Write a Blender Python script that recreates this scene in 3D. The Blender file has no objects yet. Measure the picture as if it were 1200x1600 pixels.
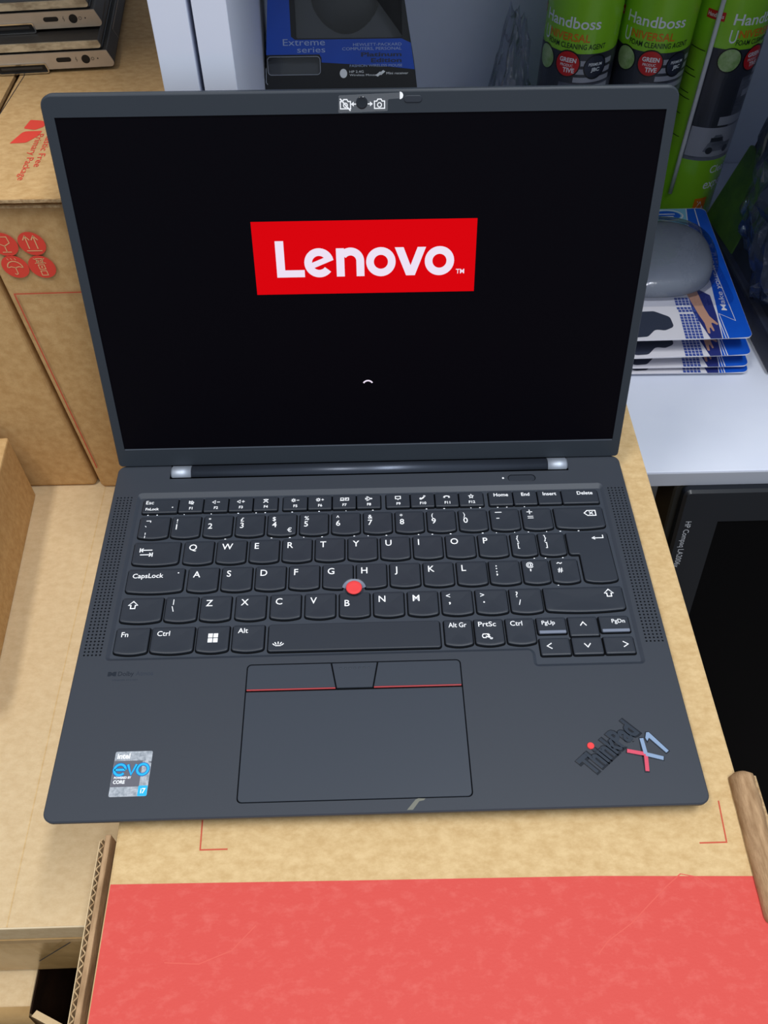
import bpy, bmesh, math, random
from mathutils import Vector, noise
from mathutils.geometry import tessellate_polygon

C = bpy.context.scene
random.seed(7)
K = 0.001                                   # all coordinates below are millimetres; laptop deck is z = 0

# ------------------------------------------------------------------ camera, world, lamps, exposure
cam = bpy.data.cameras.new('camera')
camo = bpy.data.objects.new('camera', cam)
C.collection.objects.link(camo)
camo.location = (-1.08 * K, -144.81 * K, 403.82 * K)
camo.rotation_euler = (0.679654564, 0.00125464, -0.0286255)
cam.sensor_fit = 'VERTICAL'; cam.sensor_height = 36; cam.sensor_width = 27
cam.lens = 1350.92 / 1600 * 36
cam.clip_start = 0.01; cam.clip_end = 50
C.camera = camo

w = bpy.data.worlds.new('room_light'); C.world = w; w.use_nodes = True
w.node_tree.nodes['Background'].inputs[0].default_value = (0.80, 0.90, 1.0, 1)
w.node_tree.nodes['Background'].inputs[1].default_value = 0.42

def area(name, loc, size, power, color, rot=(0, 0, 0)):
    l = bpy.data.lights.new(name, 'AREA'); l.shape = 'RECTANGLE'
    l.size, l.size_y = size; l.energy = power; l.color = color
    o = bpy.data.objects.new(name, l); C.collection.objects.link(o)
    o.location = loc; o.rotation_euler = rot
    return o
area('ceiling_tube_light', (0.42, -0.30, 1.75), (0.14, 1.3), 22, (0.94, 0.97, 1.0))
area('ceiling_panel_light', (-0.62, -0.25, 1.70), (0.16, 0.6), 12, (1.0, 0.97, 0.92))

vs = C.view_settings
vs.view_transform = 'Standard'; vs.look = 'None'; vs.gamma = 1; vs.use_curve_mapping = False
vs.exposure = 0.12

# ------------------------------------------------------------------ helpers
def lin(c):
    def f(v):
        v /= 255
        return v / 12.92 if v <= 0.04045 else ((v + 0.055) / 1.055) ** 2.4
    return (f(c[0]), f(c[1]), f(c[2]), 1)

def mat(name, rgb, rough=0.5, spec=0.5, metal=0.0, rgb2=None, scale=60, stretch=(1, 1, 1), lo=0.35, hi=0.65,
        bump=0.0, bscale=400, emit=None, emit_s=1.0, coat=0.0, alpha=1.0, trans=0.0, ior=1.45, detail=4):
    m = bpy.data.materials.new(name); m.use_nodes = True
    nt = m.node_tree; b = nt.nodes['Principled BSDF']
    b.inputs['Base Color'].default_value = lin(rgb)
    b.inputs['Roughness'].default_value = rough
    b.inputs['Specular IOR Level'].default_value = spec
    b.inputs['Metallic'].default_value = metal
    b.inputs['Coat Weight'].default_value = coat
    b.inputs['Coat Roughness'].default_value = 0.08
    b.inputs['Alpha'].default_value = alpha
    b.inputs['Transmission Weight'].default_value = trans
    b.inputs['IOR'].default_value = ior
    if emit:
        b.inputs['Emission Color'].default_value = lin(emit)
        b.inputs['Emission Strength'].default_value = emit_s
    if rgb2 or bump:
        tc = nt.nodes.new('ShaderNodeTexCoord')
        mp = nt.nodes.new('ShaderNodeMapping'); mp.inputs['Scale'].default_value = stretch
        nt.links.new(tc.outputs['Object'], mp.inputs['Vector'])
    if rgb2:
        n = nt.nodes.new('ShaderNodeTexNoise'); n.inputs['Scale'].default_value = scale
        n.inputs['Detail'].default_value = detail; n.inputs['Roughness'].default_value = 0.65
        nt.links.new(mp.outputs['Vector'], n.inputs['Vector'])
        r = nt.nodes.new('ShaderNodeValToRGB')
        r.color_ramp.elements[0].position = lo; r.color_ramp.elements[1].position = hi
        r.color_ramp.elements[0].color = lin(rgb); r.color_ramp.elements[1].color = lin(rgb2)
        nt.links.new(n.outputs['Fac'], r.inputs['Fac'])
        nt.links.new(r.outputs['Color'], b.inputs['Base Color'])
    if bump:
        n2 = nt.nodes.new('ShaderNodeTexNoise'); n2.inputs['Scale'].default_value = bscale
        n2.inputs['Detail'].default_value = 3
        nt.links.new(mp.outputs['Vector'], n2.inputs['Vector'])
        bp = nt.nodes.new('ShaderNodeBump'); bp.inputs['Strength'].default_value = bump
        bp.inputs['Distance'].default_value = 0.001
        nt.links.new(n2.outputs['Fac'], bp.inputs['Height'])
        nt.links.new(bp.outputs['Normal'], b.inputs['Normal'])
    return m

def clear_mat(name, tint, gloss, rough=0.08, bump=0.0, bscale=60, haze=0.0, hazecol=(200, 205, 215)):
    """thin clear plastic: see-through, with a gloss that grows at grazing angles and a little haze"""
    m = bpy.data.materials.new(name); m.use_nodes = True
    nt = m.node_tree; nt.nodes.clear()
    out = nt.nodes.new('ShaderNodeOutputMaterial')
    t = nt.nodes.new('ShaderNodeBsdfTransparent'); t.inputs[0].default_value = lin(tint)
    d = nt.nodes.new('ShaderNodeBsdfDiffuse'); d.inputs[0].default_value = lin(hazecol)
    g = nt.nodes.new('ShaderNodeBsdfGlossy'); g.inputs['Roughness'].default_value = rough
    m1 = nt.nodes.new('ShaderNodeMixShader'); m1.inputs[0].default_value = haze
    nt.links.new(t.outputs[0], m1.inputs[1]); nt.links.new(d.outputs[0], m1.inputs[2])
    lw = nt.nodes.new('ShaderNodeLayerWeight'); lw.inputs['Blend'].default_value = 0.25
    mu = nt.nodes.new('ShaderNodeMath'); mu.operation = 'MULTIPLY_ADD'
    mu.inputs[1].default_value = 0.6; mu.inputs[2].default_value = gloss
    nt.links.new(lw.outputs['Fresnel'], mu.inputs[0])
    m2 = nt.nodes.new('ShaderNodeMixShader')
    nt.links.new(mu.outputs[0], m2.inputs[0]); nt.links.new(m1.outputs[0], m2.inputs[1]); nt.links.new(g.outputs[0], m2.inputs[2])
    nt.links.new(m2.outputs[0], out.inputs[0])
    if bump:
        tc = nt.nodes.new('ShaderNodeTexCoord'); n = nt.nodes.new('ShaderNodeTexNoise')
        n.inputs['Scale'].default_value = bscale; n.inputs['Detail'].default_value = 5
        nt.links.new(tc.outputs['Object'], n.inputs['Vector'])
        bp = nt.nodes.new('ShaderNodeBump'); bp.inputs['Strength'].default_value = bump; bp.inputs['Distance'].default_value = 0.004
        nt.links.new(n.outputs['Fac'], bp.inputs['Height']); nt.links.new(bp.outputs['Normal'], g.inputs['Normal'])
    return m

def thing(name, label, cat, loc=(0, 0, 0), group=None, rotz=0):
    o = bpy.data.objects.new(name, None); C.collection.objects.link(o)
    o.location = [v * K for v in loc]; o.rotation_euler = (0, 0, rotz)
    o.empty_display_size = 0.02
    o['label'] = label; o['category'] = cat; o['kind'] = 'thing'
    if group: o['group'] = group
    return o

def root_of(o):
    while o.parent: o = o.parent
    return o

def mesh(name, V, F, m, parent=None, smooth=False, kind=None, local=False, label=None):
    """V in millimetres: world coordinates, or with local=True relative to the thing's base"""
    off = Vector((0, 0, 0))
    if parent is not None and not local: off = root_of(parent).location / K
    me = bpy.data.meshes.new(name)
    me.from_pydata([tuple((Vector(v) - off) * K) for v in V], [], F)
    me.materials.append(m)
    if smooth is True:
        me.polygons.foreach_set('use_smooth', [True] * len(me.polygons))
    elif smooth:                             # a set of face indices
        for i in smooth: me.polygons[i].use_smooth = True
    me.update()
    o = bpy.data.objects.new(name, me); C.collection.objects.link(o)
    if parent is not None: o.parent = parent
    if kind: o['kind'] = kind
    if label: o['label'] = label
    return o

class MB:
    """collects shapes into ONE mesh"""
    def __init__(s): s.V = []; s.F = []
    def add(s, V, F, T=None):
        b = len(s.V)
        s.V += [T(*v) if T else tuple(v) for v in V]
        s.F += [tuple(i + b for i in f) for f in F]
    def build(s, name, m, parent=None, **kw): return mesh(name, s.V, s.F, m, parent, **kw)

def orient(V, F):
    bm = bmesh.new()
    vs_ = [bm.verts.new(v) for v in V]
    for f in F:
        try: bm.faces.new([vs_[i] for i in f])
        except ValueError: pass
    bmesh.ops.recalc_face_normals(bm, faces=bm.faces)
    bm.verts.index_update()
    V2 = [tuple(v.co) for v in bm.verts]; F2 = [tuple(v.index for v in f.verts) for f in bm.faces]
    bm.free()
    return V2, F2

def rbox(x0, x1, y0, y1, z0, z1, r=1.0, seg=2):
    bm = bmesh.new()
    bmesh.ops.create_cube(bm, size=1)
    for v in bm.verts:
        v.co = ((x0 + x1) / 2 + v.co.x * (x1 - x0), (y0 + y1) / 2 + v.co.y * (y1 - y0), (z0 + z1) / 2 + v.co.z * (z1 - z0))
    if r > 0:
        bmesh.ops.bevel(bm, geom=bm.edges[:], offset=r, segments=seg, profile=0.5, affect='EDGES')
    bm.verts.index_update()
    V = [tuple(v.co) for v in bm.verts]; F = [tuple(v.index for v in f.verts) for f in bm.faces]
    bm.free()
    return V, F

def area2(p):
    return 0.5 * sum(p[i][0] * p[(i + 1) % len(p)][1] - p[(i + 1) % len(p)][0] * p[i][1] for i in range(len(p)))

def fillet(pts, rad, seg=5):
    """rounds the corners of a 2D polygon; rad is one radius or one per corner"""
    n = len(pts); out = []
    if not hasattr(rad, '__len__'): rad = [rad] * n
    for i in range(n):
        p = Vector(pts[i]); a = Vector(pts[i - 1]); b = Vector(pts[(i + 1) % n]); r = rad[i]
        if r <= 0: out.append(tuple(p)); continue
        u = (a - p).normalized(); v = (b - p).normalized()
        ang = u.angle(v)
        if ang > math.pi - 0.02: out.append(tuple(p)); continue
        d = min(r / math.tan(ang / 2), (a - p).length * 0.49, (b - p).length * 0.49)
        r2 = d * math.tan(ang / 2)
        c = p + (u + v).normalized() * (r2 / math.sin(ang / 2))
        s = p + u * d - c; e = p + v * d - c
        a0 = math.atan2(s.y, s.x); a1 = math.atan2(e.y, e.x)
        da = (a1 - a0 + math.pi) % (2 * math.pi) - math.pi
        for k in range(seg + 1):
            t = a0 + da * k / seg
            out.append((c.x + r2 * math.cos(t), c.y + r2 * math.sin(t)))
    return out

def inset(p, d):
    n = len(p); s = 1 if area2(p) > 0 else -1; out = []
    for i in range(n):
        a = Vector(p[i - 1]); b = Vector(p[i]); c = Vector(p[(i + 1) % n])
        e1 = (b - a).normalized(); e2 = (c - b).normalized()
        n1 = Vector((-e1.y, e1.x)) * s; n2 = Vector((-e2.y, e2.x)) * s
        m_ = n1 + n2
        m_ = m_ / max(0.35, m_.length_squared / 2) if m_.length > 1e-6 else n1
        out.append((b.x + m_.x * d, b.y + m_.y * d))
    return out

def tess(loops):
    tri = tessellate_polygon([[Vector((x, y, 0)) for x, y in l] for l in loops])
    flat = [p for l in loops for p in l]
    F = []
    for t in tri:
        a, b, c = (flat[i] for i in t)
        s = (b[0] - a[0]) * (c[1] - a[1]) - (c[0] - a[0]) * (b[1] - a[1])
        if abs(s) < 1e-9: continue
        F.append(tuple(t) if s > 0 else tuple(reversed(t)))
    return flat, F

def rrect(x0, x1, y0, y1, r, seg=5):
    return fillet([(x0, y0), (x1, y0), (x1, y1), (x0, y1)], r, seg)

def ccw(p): return p if area2(p) > 0 else p[::-1]

def prism(loops, z0, z1, bevel=0.0, bottom=False):
    """2D outline (first loop) with holes, raised from z0 to z1"""
    loops = [ccw(loops[0])] + [ccw(l)[::-1] for l in loops[1:]]
    mb = MB()
    tops = [inset(l, bevel) if bevel else l for l in [loops[0]]] + loops[1:]
    P, F = tess(tops)
    mb.add([(x, y, z1) for x, y in P], F)
    for l, t in zip(loops, tops):
        n = len(l); zt = z1 - (bevel if t is not l else 0)
        mb.add([(x, y, z0) for x, y in l] + [(x, y, zt) for x, y in l], [(i, (i + 1) % n, n + (i + 1) % n, n + i) for i in range(n)])
        if t is not l:
            mb.add([(x, y, zt) for x, y in l] + [(x, y, z1) for x, y in t], [(i, (i + 1) % n, n + (i + 1) % n, n + i) for i in range(n)])
    if bottom:
        P, F = tess(loops); mb.add([(x, y, z0) for x, y in P], [f[::-1] for f in F])
    return mb.V, mb.F

def stroke(pts, wd, closed=False):
    """flat line of width wd through 2D points"""
    V, F = [], []; n = len(pts); P = [Vector(p) for p in pts]
    for i in range(n):
        a = P[i - 1] if (i > 0 or closed) else P[i]; b = P[(i + 1) % n] if (i < n - 1 or closed) else P[i]
        d1 = (P[i] - a); d2 = (b - P[i])
        d1 = d1.normalized() if d1.length > 1e-9 else d2.normalized()
        d2 = d2.normalized() if d2.length > 1e-9 else d1
        nn = Vector((-d1.y - d2.y, d1.x + d2.x)); L = nn.length
        nn = nn / max(L * L / 2, 0.7) if L > 1e-6 else Vector((-d1.y, d1.x))
        V += [tuple(P[i] + nn * wd / 2), tuple(P[i] - nn * wd / 2)]
    for i in range(n if closed else n - 1):
        j = (i + 1) % n
        F.append((2 * i, 2 * i + 1, 2 * j + 1, 2 * j))
    return V, F

def disc(cx, cy, r, n=20, ry=None):
    return [(cx + r * math.cos(2 * math.pi * i / n), cy + (ry or r) * math.sin(2 * math.pi * i / n)) for i in range(n)]

def arc(cx, cy, r, a0, a1, n=10):
    return [(cx + r * math.cos(math.radians(a0 + (a1 - a0) * i / n)), cy + r * math.sin(math.radians(a0 + (a1 - a0) * i / n))) for i in range(n + 1)]

_tc = {}
def text2(s, bold=0.0, res=3):
    """flat glyph mesh of a string: points, faces, and its bounds"""
    key = (s, bold, res)
    if key not in _tc:
        cu = bpy.data.curves.new('glyphs', 'FONT'); cu.body = s; cu.size = 1; cu.resolution_u = res; cu.offset = bold
        o = bpy.data.objects.new('glyphs', cu); C.collection.objects.link(o)
        dg = bpy.context.evaluated_depsgraph_get()
        me = bpy.data.meshes.new_from_object(o.evaluated_get(dg))
        V = [(v.co.x, v.co.y) for v in me.vertices]; F = []
        for f in me.polygons:
            vv = list(f.vertices)
            a = area2([V[i] for i in vv])
            F.append(tuple(vv) if a > 0 else tuple(vv[::-1]))
        bpy.data.objects.remove(o); bpy.data.curves.remove(cu); bpy.data.meshes.remove(me)
        xs = [v[0] for v in V]; ys = [v[1] for v in V]
        _tc[key] = (V, F, (min(xs), max(xs), min(ys), max(ys)))
    return _tc[key]
CAP = {}
def capheight(bold=0.0):
    if bold not in CAP: CAP[bold] = text2('H', bold)[2][3]
    return CAP[bold]

def text(s, x, y, cap, width=None, align='L', bold=0.0, res=3):
    """string with its baseline at (x, y) and the given capital height; width, if given, stretches it"""
    V, F, (x0, x1, y0, y1) = text2(s, bold, res)
    k = cap / capheight(bold); kx = width / (x1 - x0) if width else k
    wd = (x1 - x0) * kx
    ox = {'L': 0, 'C': -wd / 2, 'R': -wd}[align]
    return [((vx - x0) * kx + x + ox, vy * k + y) for vx, vy in V], F

def rot2(V, ang, cx, cy):
    c, s = math.cos(ang), math.sin(ang)
    return [(cx + vx * c - vy * s, cy + vx * s + vy * c) for vx, vy in V]

def tube(path, r, n=10, caps=True):
    V, F = [], []; P = [Vector(p) for p in path]
    up = Vector((0, 0, 1))
    for i, p in enumerate(P):
        d = (P[min(i + 1, len(P) - 1)] - P[max(i - 1, 0)]).normalized()
        a = d.cross(up) if abs(d.dot(up)) < 0.95 else d.cross(Vector((1, 0, 0)))
        a.normalize(); b = a.cross(d)
        for k in range(n):
            t = 2 * math.pi * k / n
            V.append(tuple(p + (a * math.cos(t) + b * math.sin(t)) * (r[i] if hasattr(r, '__len__') else r)))
    for i in range(len(P) - 1):
        for k in range(n):
            F.append((i * n + k, i * n + (k + 1) % n, (i + 1) * n + (k + 1) % n, (i + 1) * n + k))
    if caps: F += [tuple(range(n))[::-1], tuple(range((len(P) - 1) * n, len(P) * n))]
    return orient(V, F)

def lathe(prof, cx, cy, n=40):
    V, F = [], []
    for r, z in prof:
        for k in range(n):
            t = 2 * math.pi * k / n
            V.append((cx + r * math.cos(t), cy + r * math.sin(t), z))
    for i in range(len(prof) - 1):
        for k in range(n): F.append((i * n + k, i * n + (k + 1) % n, (i + 1) * n + (k + 1) % n, (i + 1) * n + k))
    F += [tuple(range(n))[::-1], tuple(range((len(prof) - 1) * n, len(prof) * n))]
    return V, F

def flat(z): return lambda x, y, *a: (x, y, z)

def copy_tree(o, parent=None):
    c = o.copy(); C.collection.objects.link(c)
    if parent: c.parent = parent
    for ch in list(o.children): copy_tree(ch, c)
    return c

# ------------------------------------------------------------------ materials
CARD = dict(rough=0.75, spec=0.2, scale=170, stretch=(1, 1.5, 1), bump=0.12, bscale=900, detail=8)
m_card = mat('carton_kraft', (198, 165, 116), rgb2=(216, 186, 138), **CARD)
m_card_light = mat('carton_pale_kraft', (204, 177, 137), rgb2=(214, 189, 150), **CARD)
m_card_dark = mat('carton_old_kraft', (186, 148, 98), rgb2=(204, 168, 118), **CARD)
m_tab = mat('tab_kraft', (150, 118, 86), rgb2=(184, 150, 114), rough=0.8, spec=0.15, scale=120, stretch=(3, 0.6, 1), bump=0.3, bscale=500)
m_card_edge = mat('carton_cut_edge', (150, 118, 84), rgb2=(200, 172, 132), rough=0.9, spec=0.1, scale=300, bump=0.4, bscale=700)
m_hole_shade = mat('carton_inside_shade', (30, 18, 11), rgb2=(46, 29, 18), rough=0.9, spec=0.1, scale=40, stretch=(6, 1, 1))  # dark brown inside, the shade of the hole put into its colour
m_red_print = mat('red_ink_on_card', (208, 76, 68), rgb2=(220, 108, 98), rough=0.6, spec=0.3, scale=140, stretch=(1, 1.5, 1), lo=0.5, hi=0.95, bump=0.1, bscale=600, detail=9)
m_scuff = mat('scuffed_red_ink', (216, 96, 86), rough=0.8, spec=0.1)
m_red_ink = mat('red_ink', (222, 72, 58), rough=0.7, spec=0.2)
m_red_line = mat('thin_red_ink', (196, 88, 66), rough=0.7, spec=0.2)
m_ink_line = mat('pale_ink', (226, 180, 130), rough=0.7, spec=0.2)
m_edge_highlight = mat('pale_edge_highlight', (226, 208, 176), rough=0.9, spec=0.1)  # pale colour for the painted highlight on the carton edge
m_tape = mat('packing_tape', (162, 128, 80), rough=0.22, spec=0.5, rgb2=(180, 146, 96), scale=30, bump=0.35, bscale=60)
m_body = mat('laptop_soft_black', (52, 57, 66), rough=0.5, spec=0.42, bump=0.03, bscale=2500)
m_well = mat('keyboard_frame_black', (54, 60, 70), rough=0.45, spec=0.45)
m_key = mat('key_black', (44, 49, 58), rough=0.42, spec=0.4)
m_bezel = mat('bezel_black', (46, 52, 60), rough=0.5, spec=0.3)
m_lidback = mat('lid_black', (48, 54, 62), rough=0.45, spec=0.5)
m_gap = mat('gap_black', (6, 7, 9), rough=0.8, spec=0.1)
m_pad = mat('touchpad_black', (54, 60, 70), rough=0.42, spec=0.42)
m_white = mat('legend_white', (238, 240, 244), rough=0.6, spec=0.2, emit=(238, 240, 244), emit_s=0.12)
m_backlight = mat('key_backlight', (255, 255, 255), rough=0.6, emit=(225, 235, 255), emit_s=1.0)
m_red_cap = mat('pointing_stick_red', (236, 70, 72), rough=0.6, spec=0.3, bump=0.3, bscale=3000)
m_skirt = mat('pointing_stick_scoop', (118, 126, 144), rough=0.45)
m_edge_line = mat('bezel_edge_grey', (92, 98, 110), rough=0.4)
m_red_strip = mat('button_red_strip', (172, 60, 64), rough=0.3, spec=0.5)
m_hinge = mat('hinge_dark_metal', (62, 68, 80), rough=0.32, metal=0.6)
m_silver = mat('silver_metal', (168, 176, 190), rough=0.5, metal=0.7)
m_chrome = mat('chrome', (205, 205, 205), rough=0.15, metal=1.0)
m_display = mat('display_black', (4, 4, 8), rough=0.45, spec=0.06, emit=(14, 6, 16), emit_s=0.12)
m_scr_red = mat('screen_red', (30, 0, 0), rough=0.45, spec=0.06, emit=(222, 0, 10), emit_s=0.85)
m_scr_white = mat('screen_white', (40, 40, 40), rough=0.45, spec=0.06, emit=(226, 214, 232), emit_s=1.0)
m_gloss_black = mat('gloss_black', (22, 27, 36), rough=0.2, spec=0.6)
m_lettering = mat('raised_black_lettering', (40, 48, 60), rough=0.25, spec=0.6)
m_x_red = mat('badge_pink_red', (210, 74, 98), rough=0.35, spec=0.5)
m_x_blue = mat('badge_pale_blue', (132, 155, 186), rough=0.35, spec=0.5)
m_sticker = mat('sticker_silver_foil', (150, 158, 168), rough=0.35, metal=0.5, rgb2=(205, 210, 218), scale=500)
m_sticker_grey = mat('sticker_dark_grey', (96, 96, 106), rough=0.5)
m_cyan = mat('sticker_cyan', (30, 178, 232), rough=0.4)
m_cyan_dark = mat('sticker_deep_blue', (8, 92, 168), rough=0.4)
m_darkprint = mat('dark_print', (34, 40, 50), rough=0.6, spec=0.2)
m_fadedprint = mat('faded_print', (48, 55, 67), rough=0.6, spec=0.2)
m_film = clear_mat('clear_film', (225, 230, 235), 0.06, 0.2, haze=0.14)
m_residue = mat('tape_residue', (112, 112, 102), rough=0.55)
m_panel = mat('white_laminate', (218, 224, 242), rough=0.45, spec=0.35, rgb2=(225, 231, 246), scale=6)
m_panel_edge = mat('white_edge_band', (182, 187, 202), rough=0.45, spec=0.35)
m_floor = mat('floor_tile', (120, 112, 104), rough=0.5, rgb2=(134, 126, 118), scale=8)
m_grey_lap = mat('dark_grey_shell', (58, 54, 50), rough=0.5, spec=0.4, bump=0.05, bscale=1500)
m_grey_face = mat('champagne_metal', (182, 164, 142), rough=0.45, metal=0.25, rgb2=(192, 175, 154), scale=40)
m_worn = mat('worn_lid_edge', (158, 142, 116), rough=0.5, metal=0.2, rgb2=(205, 190, 160), scale=90, stretch=(0.5, 1, 1), lo=0.42, hi=0.58)
m_black = mat('plain_black', (12, 12, 14), rough=0.45)
m_mon = mat('monitor_bezel_black', (18, 22, 30), rough=0.33, spec=0.5)
m_mon_side = mat('monitor_side_black', (26, 25, 23), rough=0.5, spec=0.4)
m_mon_scr = mat('monitor_screen', (4, 4, 6), rough=0.4, spec=0.08)
m_mon_text = mat('monitor_print', (176, 180, 190), rough=0.5)
m_can_green = mat('can_green', (142, 206, 44), rough=0.25, spec=0.5, coat=0.3)
m_can_grey = mat('can_photo_grey', (66, 70, 82), rough=0.3, rgb2=(120, 124, 138), scale=22, stretch=(1, 1, 3))
m_can_dark = mat('can_photo_dark', (50, 53, 63), rough=0.3)
m_can_light = mat('can_photo_light', (158, 160, 172), rough=0.3)
m_can_white = mat('can_white_ink', (232, 236, 240), rough=0.35)
m_can_orange = mat('can_orange_ink', (226, 120, 20), rough=0.35)
m_can_ink = mat('can_dark_ink', (22, 46, 20), rough=0.35)
m_can_ink2 = mat('can_black_ink', (14, 16, 18), rough=0.35)
m_can_red = mat('can_red_ink', (200, 30, 34), rough=0.35)
m_can_leaf = mat('can_leaf_green', (128, 168, 92), rough=0.35, rgb2=(182, 205, 150), scale=90)
m_can_metal = mat('can_tin', (170, 172, 176), rough=0.3, metal=0.9)
m_straw = mat('straw_clear_grey', (212, 212, 216), rough=0.25)
m_blue_box = mat('box_blue', (16, 78, 192), rough=0.35, rgb2=(10, 52, 146), scale=5)
m_box_black = mat('box_black', (16, 18, 24), rough=0.4)
m_box_line = mat('box_paper_edge', (150, 156, 170), rough=0.7)
m_box_in = mat('box_tray', (64, 68, 76), rough=0.5)
m_box_txt = mat('box_pale_ink', (150, 168, 205), rough=0.5)
m_box_txt2 = mat('box_dark_ink', (20, 34, 70), rough=0.3, spec=0.6)
m_mouse = mat('mouse_black', (24, 26, 32), rough=0.4)
m_bag = clear_mat('bag_film', (236, 238, 244), 0.08, 0.12, bump=1.0, bscale=70, haze=0.10, hazecol=(170, 175, 195))
m_bag2 = clear_mat('bag_film_blue', (222, 228, 240), 0.10, 0.10, bump=1.0, bscale=45, haze=0.12, hazecol=(110, 130, 170))
m_pack_dark = mat('pack_dark', (30, 32, 44), rough=0.5, rgb2=(44, 50, 70), scale=30)
m_pack_blue = mat('pack_blue', (44, 84, 140), rough=0.45, rgb2=(80, 120, 160), scale=25)
m_pack_green = mat('pack_green', (82, 120, 52), rough=0.45, rgb2=(56, 86, 52), scale=25)
m_tie = mat('tan_twist_tie', (196, 182, 150), rough=0.6)
m_pc_white = mat('card_white', (226, 224, 232), rough=0.4, spec=0.4)
m_pc_blue = mat('card_blue', (20, 96, 214), rough=0.3, spec=0.5, rgb2=(16, 78, 190), scale=8)
m_pc_deep = mat('card_deep_blue', (40, 50, 120), rough=0.35)
m_pc_key = mat('card_keyboard_blue', (58, 80, 160), rough=0.4)
m_pc_hand = mat('card_hand_skin', (196, 150, 128), rough=0.4)
m_pc_mouse = mat('card_mouse_print', (50, 56, 74), rough=0.4)
m_pc_cyan = mat('card_pale_cyan', (130, 190, 220), rough=0.4)
m_gel = mat('grey_gel_rest', (128, 134, 146), rough=0.5, spec=0.5, rgb2=(138, 144, 156), scale=10)
m_blister = clear_mat('clear_blister', (240, 242, 246), 0.05, 0.04, bump=0.5, bscale=60)
m_window = clear_mat('clear_window', (236, 238, 242), 0.04, 0.08)
m_deviceg = mat('grey_metal_cap', (120, 126, 138), rough=0.3, metal=0.7)

# ------------------------------------------------------------------ the setting
FLOOR = -640
V, F = rbox(-1800, 1800, -1500, 1500, FLOOR - 20, FLOOR, 0)
mesh('floor', V, F, m_floor)['kind'] = 'structure'

# white shelf unit
unit = thing('shelf_unit', 'white laminate shelf unit with a double side panel, behind the laptop', 'shelf', (150, 520, FLOOR))
SH = -100
def part_box(name, x0, x1, y0, y1, z0, z1, m, parent, r=0.6, **kw):
    V, F = rbox(x0, x1, y0, y1, z0, z1, r); return mesh(name, V, F, m, parent, **kw)
part_box('side_panel', -100, -82, 300, 762, FLOOR, 430, m_panel, unit)
part_box('side_panel', -79.6, -63, 300, 762, FLOOR, 430, m_panel, unit)
part_box('side_panel', 480, 498, 300, 762, FLOOR, 430, m_panel, unit)
part_box('shelf_board', -62.8, 479.8, 295.5, 749, SH - 15, SH, m_panel, unit)
part_box('edge_band', -62.8, 479.8, 294, 295.4, SH - 15.2, SH - 0.1, m_panel_edge, unit)
part_box('unseen_top_board', -470, -100.2, 335, 749, 372, 390, m_panel, unit)  # out of view, added to shade the upright cartons and closed laptops
part_box('side_panel', -488, -470.2, 300, 762, FLOOR, 430, m_panel, unit)
part_box('riser', -62.6, 30, 436, 452, SH + 0.1, 135.9, m_panel, unit)
part_box('unseen_top_board', -62.8, 479.8, 300, 749, 372, 390, m_panel, unit)  # unseen upper board, put in to shade the shelf bay
part_box('back_panel', -62.8, 479.8, 750, 760, FLOOR + 60, 390, m_panel, unit)

# ------------------------------------------------------------------ cartons
def decal(mb_list, name, m, parent, T, **kw):
    mb = MB()
    for V, F in mb_list: mb.add([(x, y) for x, y in V], F, T)
    return mb.build(name, m, parent, **kw)
def poly(p): return tess([ccw(p)])

TOP = -13
box = thing('shipping_carton', 'kraft carton with a wide red printed band, under the open laptop', 'box', (26, 65, FLOOR))
part_box('carton_body', -125, 178.5, -175, 286, FLOOR, TOP, m_card, box, r=1.6)
decal([poly([(-124, -173), (177.2, -173), (177.2, -29.6), (100, -27.3), (0, -26.2), (-124, -24.6)])], 'red_band', m_red_print, box, flat(TOP + 0.12))
decal([stroke([(-85.0, 14), (-84.4, -10.2), (-71.5, -10.2)], 0.7)], 'corner_mark', m_red_line, box, flat(TOP + 0.12))
decal([stroke([(165.9, 6), (164.4, -13.8), (151.5, -13.8)], 0.7)], 'corner_mark', m_red_line, box, flat(TOP + 0.12))
decal([stroke([(139, -27.5), (131, -33), (122, -40), (112, -48), (100, -55), (95, -60)], .5), stroke([(139, -27.5), (146, -29), (152, -34)], .4), stroke([(-95, -58), (-80, -59), (-66, -54), (-56, -44)], .5)], 'scuff', m_scuff, box, flat(TOP + 0.16), kind='stuff')
# left tuck flap: two liners and a fluted core, seen on its cut edge
def flap_core(x0, x1, y0, y1, zt, zb):
    mb = MB(); n = 40; xm = (x0 + x1) / 2; a = (x1 - x0) / 2 - 0.3
    P = []
    for i in range(n * 6 + 1):
        t = i / 6
        P.append((xm + a * math.sin(t * 2 * math.pi), y0 + (y1 - y0) * t / n))
    V, F = stroke(P, 0.55)
    nv = len(V)
    mb.add([(x, y, zt - 0.4) for x, y in V] + [(x, y, zb) for x, y in V], F + [(2 * i, 2 * i + 2, nv + 2 * i + 2, nv + 2 * i) for i in range(len(P) - 1)] + [(2 * i + 1, 2 * i + 3, nv + 2 * i + 3, nv + 2 * i + 1) for i in range(len(P) - 1)])
    return mb
fl = part_box('side_flap', -129.8, -127.2, -172, -2, -92, -12.0, m_tab, box, r=0.4)
mb = flap_core(-132.0, -129.8, -172, -4, -12, -60); mb.build('flute', m_card_edge, fl)
part_box('liner', -132.4, -132.0, -172, -5, -90, -12.4, m_card_light, fl, r=0)
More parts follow.
